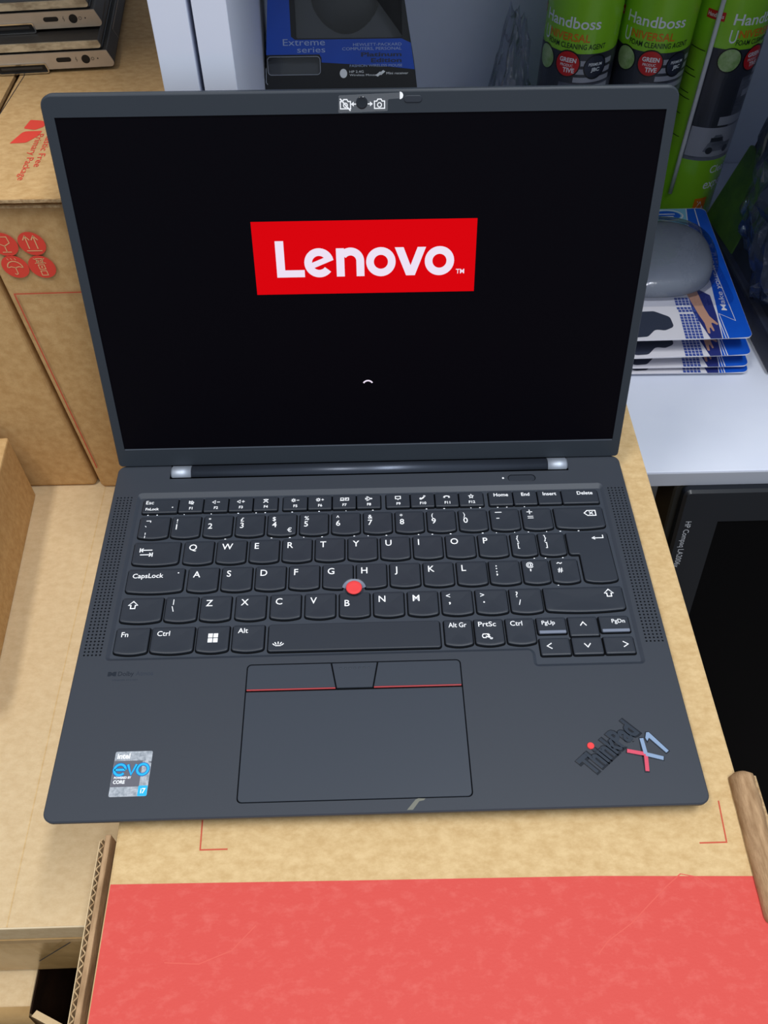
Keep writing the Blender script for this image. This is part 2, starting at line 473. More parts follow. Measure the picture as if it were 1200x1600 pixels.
# right rolled tab
tab = MB()
n = 15; rows = []
for i in range(41):
    t = i / 40; y = 19 - 70 * t; x = 173.4 - 2.0 * t
    endk = min(1, (t / 0.03)) if t < 0.03 else min(1, (1 - t) / 0.04)
    endk = 0.55 + 0.45 * math.sqrt(max(endk, 0))
    row = []
    for k in range(n):
        a = math.pi * (1.08 - 1.16 * k / (n - 1))
        nz = noise.noise(Vector((k * 0.7, t * 14, 3.1))) * (0.9 if k > n * 0.6 else 0.15)
        rx = (6.2 + nz) * endk; rz = (6.0 + nz * 0.5) * endk
        row.append((x + 6.4 + rx * math.cos(a), y, TOP + 1.2 + max(rz * math.sin(a), -1.1)))
    rows.append(row)
V = [v for r_ in rows for v in r_]
F = [(i * n + k, i * n + k + 1, (i + 1) * n + k + 1, (i + 1) * n + k) for i in range(40) for k in range(n - 1)]
F += [tuple(range(n)), tuple(range(40 * n, 41 * n))]
tab.add(*orient(V, F))
tb = tab.build('rolled_tab', m_tab, box, smooth=True)
part_box('torn_edge', 184.2, 186.6, -49, 17, TOP - 8, TOP + 3.2, m_card_edge, tb, r=0.5)
for y, s in ((19.3, 1), (-51.3, -1)):
    P, F = tess([ccw(disc(0, 0, 2.6, 14, 1.5))]); m_ = MB(); m_.add([(179.6 - (1.8 if s < 0 else 0) + x, y, TOP + 3.4 + z) for x, z in P], F); m_.build('tab_opening', m_gap, tb)

# low pale carton on the left, with tape along its front
LB = -100
lowbox = thing('pale_carton', 'long pale kraft carton with taped front edge, left of the laptop', 'box', (-290, 300, -190))
part_box('carton_body', -452, -134.5, -21, 655, -190, LB, m_card_light, lowbox, r=1.6)
def sag(x): return 0
mb = MB()
V, F = [], []
for i in range(41):
    x = -452 + (-135 + 452) * i / 40
    for j, (y, z) in enumerate(((-21.1, -121), (-21.7, -121.4), (-22.2, -126), (-22.8 - 0.7 * noise.noise(Vector((x * .07, 1, 0))), -150), (-22.6, -189.5 + 1.2 * noise.noise(Vector((x * .12, 5, 0)))))):
        V.append((x, y + 0.5 * noise.noise(Vector((x * 0.05, j * 2.0, 0))) * (j > 1), z))
F = [(i * 5 + j, i * 5 + j + 1, (i + 1) * 5 + j + 1, (i + 1) * 5 + j) for i in range(40) for j in range(4)]
mb.add(*orient(V, F)); mb.build('packing_tape', m_tape, lowbox)
V, F = tube([(-452, -20.5, -100.4), (-300, -20.6, -100.3), (-135, -20.5, -100.4)], 0.55, 8); mesh('edge_highlight', V, F, m_edge_highlight, lowbox, smooth=True)  # pale strip painted in for the bright lit crease of the front edge
mb = MB(); V, F = stroke([(-202, -160), (-172, -118)], 0.8); mb.add([(x, -24.3, z) for x, z in V], F); mb.build('seam', m_darkprint, lowbox)
mb = MB(); V, F = stroke([(-203, 400), (-203, 120), (-202, -20)], 0.7); mb.add([(x, y, LB + 0.1) for x, y in V], F); mb.build('flap_seam', m_card, lowbox)

# carton below it, open on its right part
low2 = thing('open_carton', 'open taped carton below the pale carton at the bottom left corner', 'box', (-280, 200, FLOOR))
part_box('carton_body', -452, -214, -46, 640, FLOOR, -194, m_card_light, low2, r=2)
part_box('back_wall', -213.8, -140, 20, 640, FLOOR, -194, m_hole_shade, low2, r=0.5)
part_box('inner_shade_panel', -213.9, -212.8, -45.5, 18, -600, -194.3, m_hole_shade, low2, r=0)  # dark sheet over the pale carton side, stands in for shade
part_box('inside_floor', -213.8, -140, -60, 20, FLOOR, -430, m_hole_shade, low2, r=0.5)
mb = MB()
V = [(-213, -47, -196), (-178, -63, -196), (-150, -61, -205), (-142, -30, -220), (-213, -47, -420), (-178, -63, -420), (-150, -61, -420), (-142, -30, -420)]
V += [(x + 2.5, y + 3.2, z) for x, y, z in V]
F = [(0, 1, 5, 4), (1, 2, 6, 5), (2, 3, 7, 6), (8, 12, 13, 9), (9, 13, 14, 10), (10, 14, 15, 11), (0, 8, 9, 1), (1, 9, 10, 2), (2, 10, 11, 3)]
mb.add(*orient(V, F)); mb.build('front_flap', m_card_light, low2)
V, F = [], []
for i in range(31):
    x = -452 + 238 * i / 30
    for j, (y, z) in enumerate(((-42, -193.4), (-47.6, -195), (-49, -215), (-49, -300))):
        V.append((x, y + (1.2 * noise.noise(Vector((x * 0.09, j * 3.0, 4))) if j > 1 else 0) - (1 if j > 1 else 0), z))
F = [(i * 4 + j, i * 4 + j + 1, (i + 1) * 4 + j + 1, (i + 1) * 4 + j) for i in range(30) for j in range(3)]
mesh('packing_tape', *orient(V, F), m_tape, low2, smooth=True)

# small carton standing on the pale one
small = thing('small_carton', 'small plain brown carton standing at the left edge, before the upright cartons', 'box', (-300, 215, LB), rotz=0)
V, F = rbox(-110, 0, -190, 0, LB, -37, 1.4)
a = math.radians(3.4)
V = [(-254.5 + x * math.cos(a) - y * math.sin(a), 287 + x * math.sin(a) + y * math.cos(a), z) for x, y, z in V]
mesh('carton_body', V, F, m_card_dark, small)
V, F = tube([(-294, 279, -30.4), (-292, 279, -30.4), (-266, 277, -30.4), (-264, 277, -30.4)], [4.5, 6.3, 6.3, 4.5], 14)
o = mesh('metal_cap', V, F, m_deviceg, None, smooth=True); o['label'] = 'small rounded grey metal cap lying on the small brown carton'; o['category'] = 'cap'; o['kind'] = 'thing'

# upright cartons with red handling signs; both leaning a little out of square
def rack(x, y, z): return (x - 14.5 * (z + 100) / 240, y, z)
def upright(dx, dy, label, printed):
    r = thing('upright_carton', label, 'box', (-154 + dx, 465 + dy, LB))
    def T(x, y, z): return rack(x + dx, y + dy, z)
    V, F = rbox(-206, -103, 291.5, 640, LB, 139, 3.5, 4)
    mesh('carton_body', [T(*v) for v in V], F, m_card_dark, r)
    for (z0, z1, y0, x0, nm) in ((139.3, 141.4, 288.4, -205, 'inner_flap'), (143.9, 146.2, 286.0, -206, 'top_flap')):
        V, F = [], []
        for i in range(31):                                    # ragged front edge
            x = x0 + (-103 - x0) * i / 30
            yy = y0 + 0.8 * noise.noise(Vector((x * .3, z0, 0))); dz = 0.5 * noise.noise(Vector((x * .15, z0, 9)))
            V += [(x, yy, z0 + dz * (nm == 'inner_flap')), (x, yy, z1), (x, 640, z1), (x, 640, z0)]
        F = [(4 * i + j, 4 * i + (j + 1) % 4, 4 * i + 4 + (j + 1) % 4, 4 * i + 4 + j) for i in range(30) for j in range(4)]
        F += [(0, 1, 2, 3), (120, 121, 122, 123)]
        f = mesh(nm, *orient([T(*v) for v in V], F), m_card_dark, r)
        V, F = rbox(x0, -103.5, y0 - 0.35, y0 + 0.1, z0 + 0.2, z1 - 0.3, 0); mesh('cut_edge', [T(*v) for v in V], F, m_card_edge, f)
    if not printed: return r
    def FR(x, z): return rack(x + 8.5, 291.25, z)             # print on the front, x read at z = 40
    def un(x, z): return (x + 14.5 * (z + 100) / 240 - 8.5, z)
    signs = [(-206.5, 115.5), (-190.6, 115.7), (-205, 100.4), (-189.5, 100.1)]
    for i, (cx, cz) in enumerate(signs):
        c = un(cx, cz)
        s = decal([poly(disc(c[0], c[1], 7.7, 26))], 'handling_sign', m_red_ink, r, FR)
        def FR2(x, z): return (FR(x, z)[0], 291.1, z)
        x, z = c; L = []
        if i == 0: L = [stroke([(x - 3, z + 5), (x - 3.4, z + 1), (x, z - 1), (x + 3.4, z + 1), (x + 3, z + 5)], .5, True), stroke([(x, z - 1), (x, z - 5)], .5), stroke([(x - 2.6, z - 5), (x + 2.6, z - 5)], .5)]
        if i == 1:
            for d in (-2.4, 2.4): L += [stroke([(x + d, z - 3.4), (x + d, z + 5)], .6), stroke([(x + d - 1.9, z + 2.4), (x + d, z + 5.2), (x + d + 1.9, z + 2.4)], .6)]
            L.append(stroke([(x - 4.4, z - 4.6), (x + 4.4, z - 4.6)], .55))
        if i == 2: L = [stroke(arc(x, z - 0.5, 4.4, 0, 180, 10), .6), stroke([(x - 4.4, z - .5), (x - 2.2, z + .2), (x, z - .5), (x + 2.2, z + .2), (x + 4.4, z - .5)], .5), stroke([(x, z - .5), (x, z - 4.6), (x - 1, z - 5.2), (x - 1.8, z - 4.4)], .5)] + [stroke([(x + d, z + 4.8), (x + d - .6, z + 6)], .4) for d in (-2.2, 0, 2.2)]
        if i == 3: L = [stroke([(x - 1.7 + e, z + d - 1.5), (x + 1.7 + e, z + d - 1.5), (x + 1.7 + e, z + d + 1.5), (x - 1.7 + e, z + d + 1.5)], .5, True) for d, e in ((4.2, 0), (0, 0), (-4.2, 0))] + [poly(disc(x, z, .6, 8)), stroke([(x - 3.2, z + 5.8), (x + 3.2, z + 2.4)], .4), stroke([(x - 3.2, z + 2.4), (x + 3.2, z + 5.8)], .4)]
        decal(L, 'pictogram', m_ink_line, s, FR2)
    decal([stroke([un(-203, -76), un(-212, 81.2), un(-150, 82)], 0.9)], 'red_frame_line', m_red_line, r, FR)
    def TP(x, y): return (x, y, 146.35)
    # leaf emblem and words read from the right-hand side
    lf1 = fillet([(-202.3, 364), (-200.5, 374.5), (-191.5, 373), (-190.4, 366), (-195, 362.2)], [1.5, 1, 3.5, 2, 2], 4)
    lf2 = fillet([(-206.5, 346.5), (-201.5, 360.5), (-190.5, 361.0), (-191.5, 355), (-197, 347.2)], [0.5, 3.5, 0.5, 3, 3], 4)
    decal([poly(lf1), poly(lf2)], 'leaf_emblem', m_red_ink, r, TP)
    L = []
    for s, x, y, ln in (('Plastic Free', -186.6, 358, 38), ('Primary Package', -192.4, 357, 51)):
        V, F = text(s, 0, 0, 3.9, width=ln); L.append((rot2(V, -math.pi / 2, x, y), F))
    decal(L, 'printed_words', m_red_ink, r, flat(146.45))
    decal([stroke([(-225, 352), (-221, 381), (-218, 430), (-216, 470)], 0.5)], 'flap_seam', m_darkprint, r, TP)
    return r
upright(0, 1, 'upright kraft carton with red round handling signs and red leaf emblem', True)
upright(-106.5, 3.0, 'plain upright kraft carton behind the small carton, left of the signed one', False)

# ------------------------------------------------------------------ two grey laptops stacked on the upright cartons
ZL = 148.8
lap = thing('closed_laptop', 'closed silver-edged laptop, lower one of the stack on the upright carton', 'laptop', (-158.5, 439.5, ZL), 'stacked closed laptops', rotz=math.radians(5))
def lp(name, V, F, m, parent=lap, **kw): return mesh(name, V, F, m, parent, local=True, **kw)
def chamf(z0, z1, w0, w1, y0, y1, m, name, bev=0.6):
    P = fillet([(-302, z0), (w0, z0), (w1, z1), (-302, z1)], [0, 2.2, 0.8, 0], 4)
    P, F = P, None
    n = len(P)
    V = [(x, y0, z) for x, z in P] + [(x, y1, z) for x, z in P]
    tP, tF = tess([ccw(P)])
    mb = MB()
    mb.add([(x, y0, z) for x, z in tP], tF); mb.add([(x, y1, z) for x, z in tP], [f[::-1] for f in tF])
    mb.add(V, [(i, (i + 1) % n, n + (i + 1) % n, n + i) for i in range(n)])
    V, F = orient(mb.V, mb.F)
    return lp(name, V, F, m)
chamf(0, 10, 0, -4.5, 1.0, 212, m_grey_lap, 'base_shell')
face = chamf(0.05, 9.95, -0.2, -4.6, 0, 0.95, m_grey_face, 'front_face')
chamf(11.4, 16.2, -6.3, -8.5, 1.6, 212, m_grey_lap, 'lid')
edge = chamf(11.5, 16.0, -6.5, -8.6, 0.4, 1.55, m_worn, 'lid_edge')
chamf(9.9, 11.45, -7, -7, 2.5, 210, m_black, 'hinge_gap')
def FZ(d): return lambda x, z, *a: (x, d, z)
decal([poly(rrect(-37.2, -27.8, 4.2, 7.0, 1.4))], 'charging_port', m_black, face, lambda x, z: tuple(Vector((x, -0.1, z)))).data.update()
def fix_local(o):                                     # decals above are written in the thing's own frame
    off = root_of(o).location
    for v in o.data.vertices: v.co += off
fix_local(face.children[0])
for pts, nm, m in (((disc(-18.6, 5.3, 2.7, 18)), 'audio_jack', m_black), ((disc(-11, 5.4, 0.45, 8)), 'indicator', m_black)):
    fix_local(decal([poly(pts)], nm, m, face, lambda x, z: (x, -0.1, z)))
fix_local(decal([stroke([(-24.5, 4), (-24.2, 5.3), (-24.9, 5.5), (-24.5, 7)], .3), stroke(arc(-14.2, 5.4, .9, 0, 360, 8), .25)], 'port_icons', m_grey_lap, face, lambda x, z: (x, -0.1, z)))
fr = fillet([(-75, -1.9), (-42.6, -1.9), (-44.4, 4.4), (-78, 4.4)], [2.5, 1.5, 1, 1], 3)
V, F = prism([fr, inset(fr, 0.8)], -1.2, 0.9); V = [(x, -0.05 - y_, z) for x, z, y_ in V]; lp('slot_frame', *orient(V, F), m_chrome)
V, F = tess([ccw(inset(fr, 0.7))]); lp('slot_opening', [(x, -0.12, z) for x, z in V], F, m_black)
for fx, fy in ((-30, 20), (-270, 20), (-30, 190), (-270, 190)):
    V, F = rbox(fx - 12, fx + 12, fy - 4, fy + 4, -2.15, 0.3, 0.5); lp('rubber_foot', V, F, m_black)
V, F = rbox(-73, -47, -0.3, 0.4, 0.6, 2.1, 0.2); lp('slot_contacts', V, F, m_grey_lap)
# port door on the right side
mb = MB(); V, F = stroke([(36, 2.5), (36, 8.5), (88, 8.5)], 0.35); mb.add([(-0.05 - 0.45 * (z) + 0.25, y, z) for y, z in V], F)
lp('side_port_door', mb.V, mb.F, m_grey_face)
l2 = copy_tree(lap)
l2.location = (-164.5 * K, 455.0 * K, (ZL + 18.4) * K); l2.rotation_euler = (0, 0, math.radians(5.8))
l2['label'] = 'closed silver-edged laptop, upper one of the stack, at the top left corner'

# ------------------------------------------------------------------ the open laptop
nb = thing('open_laptop', 'open black laptop showing a red logo on its screen, on the red-banded carton', 'laptop', (0, 110, TOP))
W2 = 157.25; DB = 223.5
# openings in the deck
well = fillet([(-142.4, 84.7), (83.6, 84.7), (83.6, 74.9), (142.6, 74.9), (143.0, 200.6), (-142.0, 200.6)], [2.6, 2.2, 2.6, 2.6, 3, 3], 5)
padhole = rrect(-67.15, 45.25, 6.55, 80.45, 2.4)
notch = [(-124.3, 211.6), (124.0, 211.6), (124.0, 223.0), (-124.3, 223.0)]
pwr = rrect(85.2, 102.5, 203.2, 208.9, 2.7)
GL = (-155.0, -144.4, 87.4, 198.2); GR = (144.7, 155.6, 87.4, 197.4)
gl = [(GL[0], GL[2]), (GL[1], GL[2]), (GL[1], GL[3]), (GL[0], GL[3])]
gr = [(GR[0], GR[2]), (GR[1], GR[2]), (GR[1], GR[3]), (GR[0], GR[3])]
outer = fillet([(-W2, 0), (W2, 0), (W2, DB), (-W2, DB)], 5.2, 7)
mb = MB()
top = inset(outer, 0.6)
P, F = tess([top] + [ccw(h)[::-1] for h in (well, padhole, notch, pwr, gl, gr)])
mb.add([(x, y, 0) for x, y in P], F)
def ring(mb, a, za, b, zb):
    n = len(a); mb.add([(x, y, za) for x, y in a] + [(x, y, zb) for x, y in b], [(i, (i + 1) % n, n + (i + 1) % n, n + i) for i in range(n)])
ring(mb, outer, -0.6, top, 0)
ring(mb, inset(outer, 0.2), -2.6, outer, -0.6)
ring(mb, inset(outer, 7), -9.6, inset(outer, 0.2), -2.6)
P, F = tess([inset(outer, 7)]); mb.add([(x, y, -9.6) for x, y in P], [f[::-1] for f in F])
for h, zb in ((padhole, -1.2), (notch, -7), (pwr, -1.2)):
    hh = ccw(h); ring(mb, hh, 0, hh, zb)
    P, F = tess([hh]); mb.add([(x, y, zb) for x, y in P], F)
base = mb.build('base', m_body, nb)
for (x, y) in ((-120, 25), (120, 25), (-120, 195), (120, 195)):
    V, F = rbox(x - 22, x + 22, y - 4, y + 4, TOP + 0.02, -9.2, 0.8); mesh('rubber_foot', V, F, m_black, base)
for h, zg in ((padhole, -1.1), (pwr, -1.1), (notch, -6.8)):
    P, F = tess([ccw(inset(ccw(h), 0.05))]); mesh('dark_gap', [(x, y, zg) for x, y in P], F, m_gap, base)
# keyboard frame
mb = MB(); wl = ccw(well); n = len(wl)
win = []
for (x, y), (x2, y2) in zip(wl, inset(wl, 1.0)):
    win.append((x2, y2))
sl = inset(wl, 1.9)
sl = [(x, y - (1.6 if y > 190 else 0)) for x, y in sl]
mb.add([(x, y, 0) for x, y in wl] + [(x, y, -1.2) for x, y in sl], [(n + i, n + (i + 1) % n, (i + 1) % n, i) for i in range(n)])
P, F = tess([sl]); mb.add([(x, y, -1.2) for x, y in P], F)
V, F = mb.V, [tuple(f) for f in mb.F]
well_o = mesh('keyboard_frame', V, F, m_well, nb, smooth=set(range(n)))
# make sure the frame faces up
bm = bmesh.new(); bm.from_mesh(well_o.data)
for f in bm.faces:
    if f.normal.z < 0: f.normal_flip()
bm.to_mesh(well_o.data); bm.free()
# speaker grilles: plates with real holes
def grille(x0, x1, y0, y1, nx, ny):
    mb = MB(); dx = (x1 - x0) / nx; dy = (y1 - y0) / ny; N = 8
    for i in range(nx):
        for j in range(ny):
            cx = x0 + (i + .5) * dx; cy = y0 + (j + .5) * dy; r = min(dx, dy) * 0.27
            H = [(cx + r * math.cos(2 * math.pi * (k + .5) / N), cy + r * math.sin(2 * math.pi * (k + .5) / N)) for k in range(N)]
            S = []
            for k in range(N):
                c, s = math.cos(2 * math.pi * (k + .5) / N), math.sin(2 * math.pi * (k + .5) / N); q = max(abs(c), abs(s))
                S.append((cx + dx / 2 * (c / q if abs(c) >= abs(s) else math.copysign(1, c)) if True else 0, cy + dy / 2 * math.copysign(1, s) if abs(s) >= abs(c) else cy + dy / 2 * s / q))
            # square corners: eight points on the cell border
            S = [(cx + dx / 2, cy + dy * .2), (cx + dx / 2, cy + dy / 2), (cx - dx / 2, cy + dy / 2), (cx - dx / 2, cy + dy * .2), (cx - dx / 2, cy - dy * .2), (cx - dx / 2, cy - dy / 2), (cx + dx / 2, cy - dy / 2), (cx + dx / 2, cy - dy * .2)]
            mb.add([(x, y, 0) for x, y in S] + [(x, y, 0) for x, y in H] + [(x, y, -0.8) for x, y in H],
                   [(k, (k + 1) % N, N + (k + 1) % N, N + k) for k in range(N)] + [(N + k, N + (k + 1) % N, 2 * N + (k + 1) % N, 2 * N + k) for k in range(N)])
    return mb
for G in (GL, GR):
    g = grille(*G, 5, 53).build('speaker_grille', m_body, nb, kind='stuff')
    part = MB(); part.add([(G[0], G[2], -0.8), (G[1], G[2], -0.8), (G[1], G[3], -0.8), (G[0], G[3], -0.8)], [(0, 1, 2, 3)])
    part.build('speaker_mesh', m_gap, g)
# touchpad and its three buttons
mesh('touchpad', *prism([fillet([(-66.6, 7.1), (44.7, 7.1), (44.7, 64.4), (-66.6, 64.4)], [2.1, 2.1, .3, .3])], -1.0, -0.02, 0.15), m_pad, nb)
for nm, P in (('left_button', fillet([(-66.6, 65.9), (-20.6, 65.9), (-23.2, 79.9), (-66.6, 79.9)], [.3, .3, .3, 2.0])),
              ('middle_button', fillet([(-19.9, 65.6), (-1.5, 65.6), (1.1, 79.9), (-22.5, 79.9)], .3)),
              ('right_button', fillet([(-0.8, 65.9), (44.7, 65.9), (44.7, 79.9), (1.8, 79.9)], [.3, .3, 2.0, .3]))):
    b = mesh(nm, *prism([P], -1.0, 0.05, 0.2), m_pad, nb)
    if nm == 'middle_button':
        mb = MB()
        for i in range(7): mb.add(*lathe([(0.55, 0.0), (0.5, .25), (.2, .4)], -17.9 + i * 2.45, 76.8, 8))
        mb.build('raised_dots', m_pad, b)
    else:
        x0, x1 = (-66.4, -20.6) if nm == 'left_button' else (-0.8, 44.5)
        V, F = rbox(x0, x1, 65.2, 65.9, -0.7, 0.08, 0.15); mesh('red_strip', V, F, m_red_strip, b, label='red strip')
# power button and its lamp
mesh('power_button', *prism([inset(ccw(pwr), 0.35)], -1, -0.1, 0.3), m_key, nb)
mesh('power_light', *prism([disc(82.3, 206.2, 0.55, 10)], -.2, 0.06), m_backlight, nb)

# ---- keys
LEG = 0.22                       # height of the key tops
def I(kind, x, y, s=1.0, wd=0.42):
    """small keyboard pictograms around (x, y), about 4 mm wide at s = 1"""
    def st(p, c=False, w_=wd): return stroke([(x + a * s, y + b * s) for a, b in p], w_, c)
    def pl(p): return poly([(x + a * s, y + b * s) for a, b in p])
    spk = [(-1.6, -.6), (-.7, -.6), (.3, -1.4), (.3, 1.4), (-.7, .6), (-1.6, .6)]
    if kind == 'mute': return [st([(-1.4, -.7), (-.5, -.7), (.6, -1.5), (.6, 1.5), (-.5, .7), (-1.4, .7)], True), st([(-1.6, 1.6), (1.6, -1.6)]), st([(1.1, .9), (1.8, 0), (1.1, -.9)])]
    if kind == 'voldown': return [st([(-2.6, 0), (-.6, 1.4), (-.6, -1.4)], True), st([(.5, 0), (2.6, 0)])]
    if kind == 'volup': return [st([(-2.6, 0), (-.6, 1.4), (-.6, -1.4)], True), st([(.5, 0), (2.6, 0)]), st([(1.55, 1), (1.55, -1)])]
    if kind == 'mic': return [st([(-1.7, 1.5), (1.7, -1.5)], w_=.55), st([(-1.7, -1.5), (1.7, 1.5)], w_=.55), st([(-.9, 1.5), (.9, 1.5)])]
    if kind in ('dim', 'bright'):
        L = [st([(-1.2 + .9 * math.cos(t), .9 * math.sin(t)) for t in [k * math.pi / 5 for k in range(10)]], True)]
        for k in range(8):
            c, q = math.cos(k * math.pi / 4), math.sin(k * math.pi / 4); L.append(st([(-1.2 + 1.2 * c, 1.2 * q), (-1.2 + 1.75 * c, 1.75 * q)], w_=.35))
        L.append(st([(1.1, 0), (2.8, 0)]))
        if kind == 'bright': L.append(st([(1.95, .85), (1.95, -.85)]))
        return L
    if kind == 'project': return [st([(-2.5, -.8), (-.5, -.8), (-.5, 1.1), (-2.5, 1.1)], True), st([(-3, -1.2), (0, -1.2)]), st([(.7, -1.1), (3.1, -1.1), (3.1, 1.1), (.7, 1.1)], True), st([(1.2, 0), (2, .5)])]
    if kind == 'plane': return [st([(-2.2, .5), (-1.4, .5), (-.7, .4), (-1.4, 1.8), (-.6, 1.8), (.8, .4), (2.3, .3), (2.3, -.3), (.8, -.4), (-.6, -1.8), (-1.4, -1.8), (-.7, -.4), (-1.4, -.5), (-2.2, -.5)], True, .4)]
    if kind == 'bubble': return [st([(-1.8, -.8), (-.5, -.8), (0, -1.6), (.5, -.8), (1.8, -.8), (1.8, 1.5), (-1.8, 1.5)], True, .5)]
    if kind == 'answer': return [st([(-2, -1.1), (-1.2, -1.5), (.2, -.6), (1.2, .6), (1.9, 1.7)], w_=.9), st([(-2.1, -1), (-.9, -.5)], w_=.8), st([(1.2, 1.8), (1.3, .4)], w_=.8)]
    if kind == 'hangup': return [st([(-2.2, -.5), (-1.6, .5), (0, .9), (1.6, .5), (2.2, -.5)], w_=.7), st([(-2.3, -.4), (-1.1, -.5)], w_=.7), st([(2.3, -.4), (1.1, -.5)], w_=.7)]
    if kind == 'star':
        P = [((1.9 if k % 2 == 0 else .85) * math.sin(k * math.pi / 5), (1.9 if k % 2 == 0 else .85) * math.cos(k * math.pi / 5)) for k in range(10)]
        return [st(P, True, .5)]
    if kind == 'tab': return [st([(-3.2, 1.1), (3.2, 1.1)]), st([(-1.8, 2.3), (-3, 1.1), (-1.8, -.1)]), st([(-3.5, 2.5), (-3.5, -.3)]), st([(-3.2, -2), (3.2, -2)]), st([(1.8, -.8), (3, -2), (1.8, -3.2)]), st([(3.5, -.6), (3.5, -3.4)])]
    if kind == 'shift': return [st([(0, 2.5), (2.6, 0), (1.2, 0), (1.2, -2.1), (-1.2, -2.1), (-1.2, 0), (-2.6, 0)], True, .6)]
    if kind == 'enter': return [st([(3.6, 1.9), (3.6, -.4), (-2.6, -.4)], w_=.55), pl([(-3.6, -.4), (-1.4, .9), (-1.4, -1.7)])]
    if kind == 'bksp': return [st([(-3.4, 0), (-1.5, 1.9), (3.4, 1.9), (3.4, -1.9), (-1.5, -1.9)], True, .6), st([(-.4, 1), (1.8, -1)], w_=.55), st([(-.4, -1), (1.8, 1)], w_=.55)]
    if kind == 'win': return [pl([(a, b), (a + 2.2, b), (a + 2.2, b + 2.3), (a, b + 2.3)]) for a in (-2.4, .2) for b in (-2.5, .2)]
    if kind == 'light': return [st([(-1.6, -1.2), (1.6, -1.2)], w_=.55)] + [st([(a, b), (c, d)], w_=.55) for a, b, c, d in ((0, -.3, 0, 1.3), (-1.1, -.4, -1.9, 1), (1.1, -.4, 1.9, 1), (-1.8, -1.0, -3.1, .1), (1.8, -1.0, 3.1, .1))]
    if kind == 'snip': return [st([(-3, 0), (-2.4, 1.2), (.6, 1.2), (1.3, .4)], w_=.5), st([(-3, -.2), (-2.4, -1.2), (-.6, -1.2)], w_=.5), st([(-1, -.2), (2.8, -1.7)], w_=.6), st([(0, .9), (2.2, -1.9)], w_=.6), st([(1.2, -1.8), (2.4, -2.1)], w_=.5)]
    if kind == 'up': return [st([(-2.1, -1.3), (0, 1.5), (2.1, -1.3)], w_=.55)]
    if kind == 'down': return [st([(-2.1, 1.3), (0, -1.5), (2.1, 1.3)], w_=.55)]
    if kind == 'left': return [st([(1.6, 2.1), (-1.6, 0), (1.6, -2.1)], w_=.55)]
    if kind == 'right': return [st([(-1.6, 2.1), (1.6, 0), (-1.6, -2.1)], w_=.55)]
    if kind == 'dot': return [pl(disc(0, 0, .42, 8))]
    if kind == 'not': return [st([(-1.3, .7), (1.3, .7), (1.3, -.5)], w_=.45)]
    return []

PIN = (-10.6, 126.4)
def push(p, r):
    out = []
    for i in range(len(p)):
        a = Vector(p[i]); b = Vector(p[(i + 1) % len(p)]); k = max(1, int((b - a).length / 0.7))
        for j in range(k):
            q = a + (b - a) * j / k; d = q - Vector(PIN)
            if d.length < r: q = Vector(PIN) + d.normalized() * r
            out.append((q.x, q.y))
    cl = []
    for q in out:
        if not cl or (Vector(q) - Vector(cl[-1])).length > 0.15: cl.append(q)
    return cl

def make_key(x0, x1, y0, y1, curved=True, outline=None, scoop=0, dish=0.28, name='key'):
    if outline is None:
        if curved:
            sg = 1.35; N = 8
            pts = [(x0, y1), (x0, y0 + sg)] + [(x0 + (x1 - x0) * (i / N), y0 + sg * (2 * i / N - 1) ** 2) for i in range(1, N)] + [(x1, y0 + sg), (x1, y1)]
            rad = [1.0, 2.0] + [0] * (N - 1) + [2.0, 1.0]
            P = fillet(pts, rad, 4)
        else: P = rrect(x0, x1, y0, y1, 0.8, 3)
    else: P = outline
    P = ccw(P)
    if scoop: P = push(P, scoop)
    O_ = inset(P, -0.65); OP, OF = tess([[(x, y - 0.15) for x, y in O_]]); OPEN.add([(x, y, -1.15) for x, y in OP], OF)
    n = len(P); mb = MB(); zt = LEG
    A = P; B = inset(P, 0.15); D = inset(P, 0.5)
    R = [(A, -1.2), (A, zt - 0.4), (B, zt - 0.14), (D, zt)]
    if outline is None and not scoop and dish:
        cx, cy = (x0 + x1) / 2, (y0 + y1) / 2
        for k, dz in ((.86, .03), (.66, .11), (.42, .2), (.2, .26)):
            R.append(([(cx + (x - cx) * k, cy + (y - cy) * k) for x, y in D], zt - dz * dish / .28))
    V = [(x, y, z) for ring_, z in R for x, y in ring_]
    F = [(i * n + k, i * n + (k + 1) % n, (i + 1) * n + (k + 1) % n, (i + 1) * n + k) for i in range(len(R) - 1) for k in range(n)]
    sm = set(range(3 * n, len(F)))
    last = (len(R) - 1) * n
    if outline is None and not scoop and dish:
        V.append(((x0 + x1) / 2, (y0 + y1) / 2, zt - dish))
        for k in range(n): F.append((last + k, last + (k + 1) % n, len(V) - 1)); sm.add(len(F) - 1)
    else:
        _, tF = tess([R[-1][0]]); F += [tuple(i + last for i in f) for f in tF]
    return mesh('key', V, F, m_key, nb, smooth=sm)

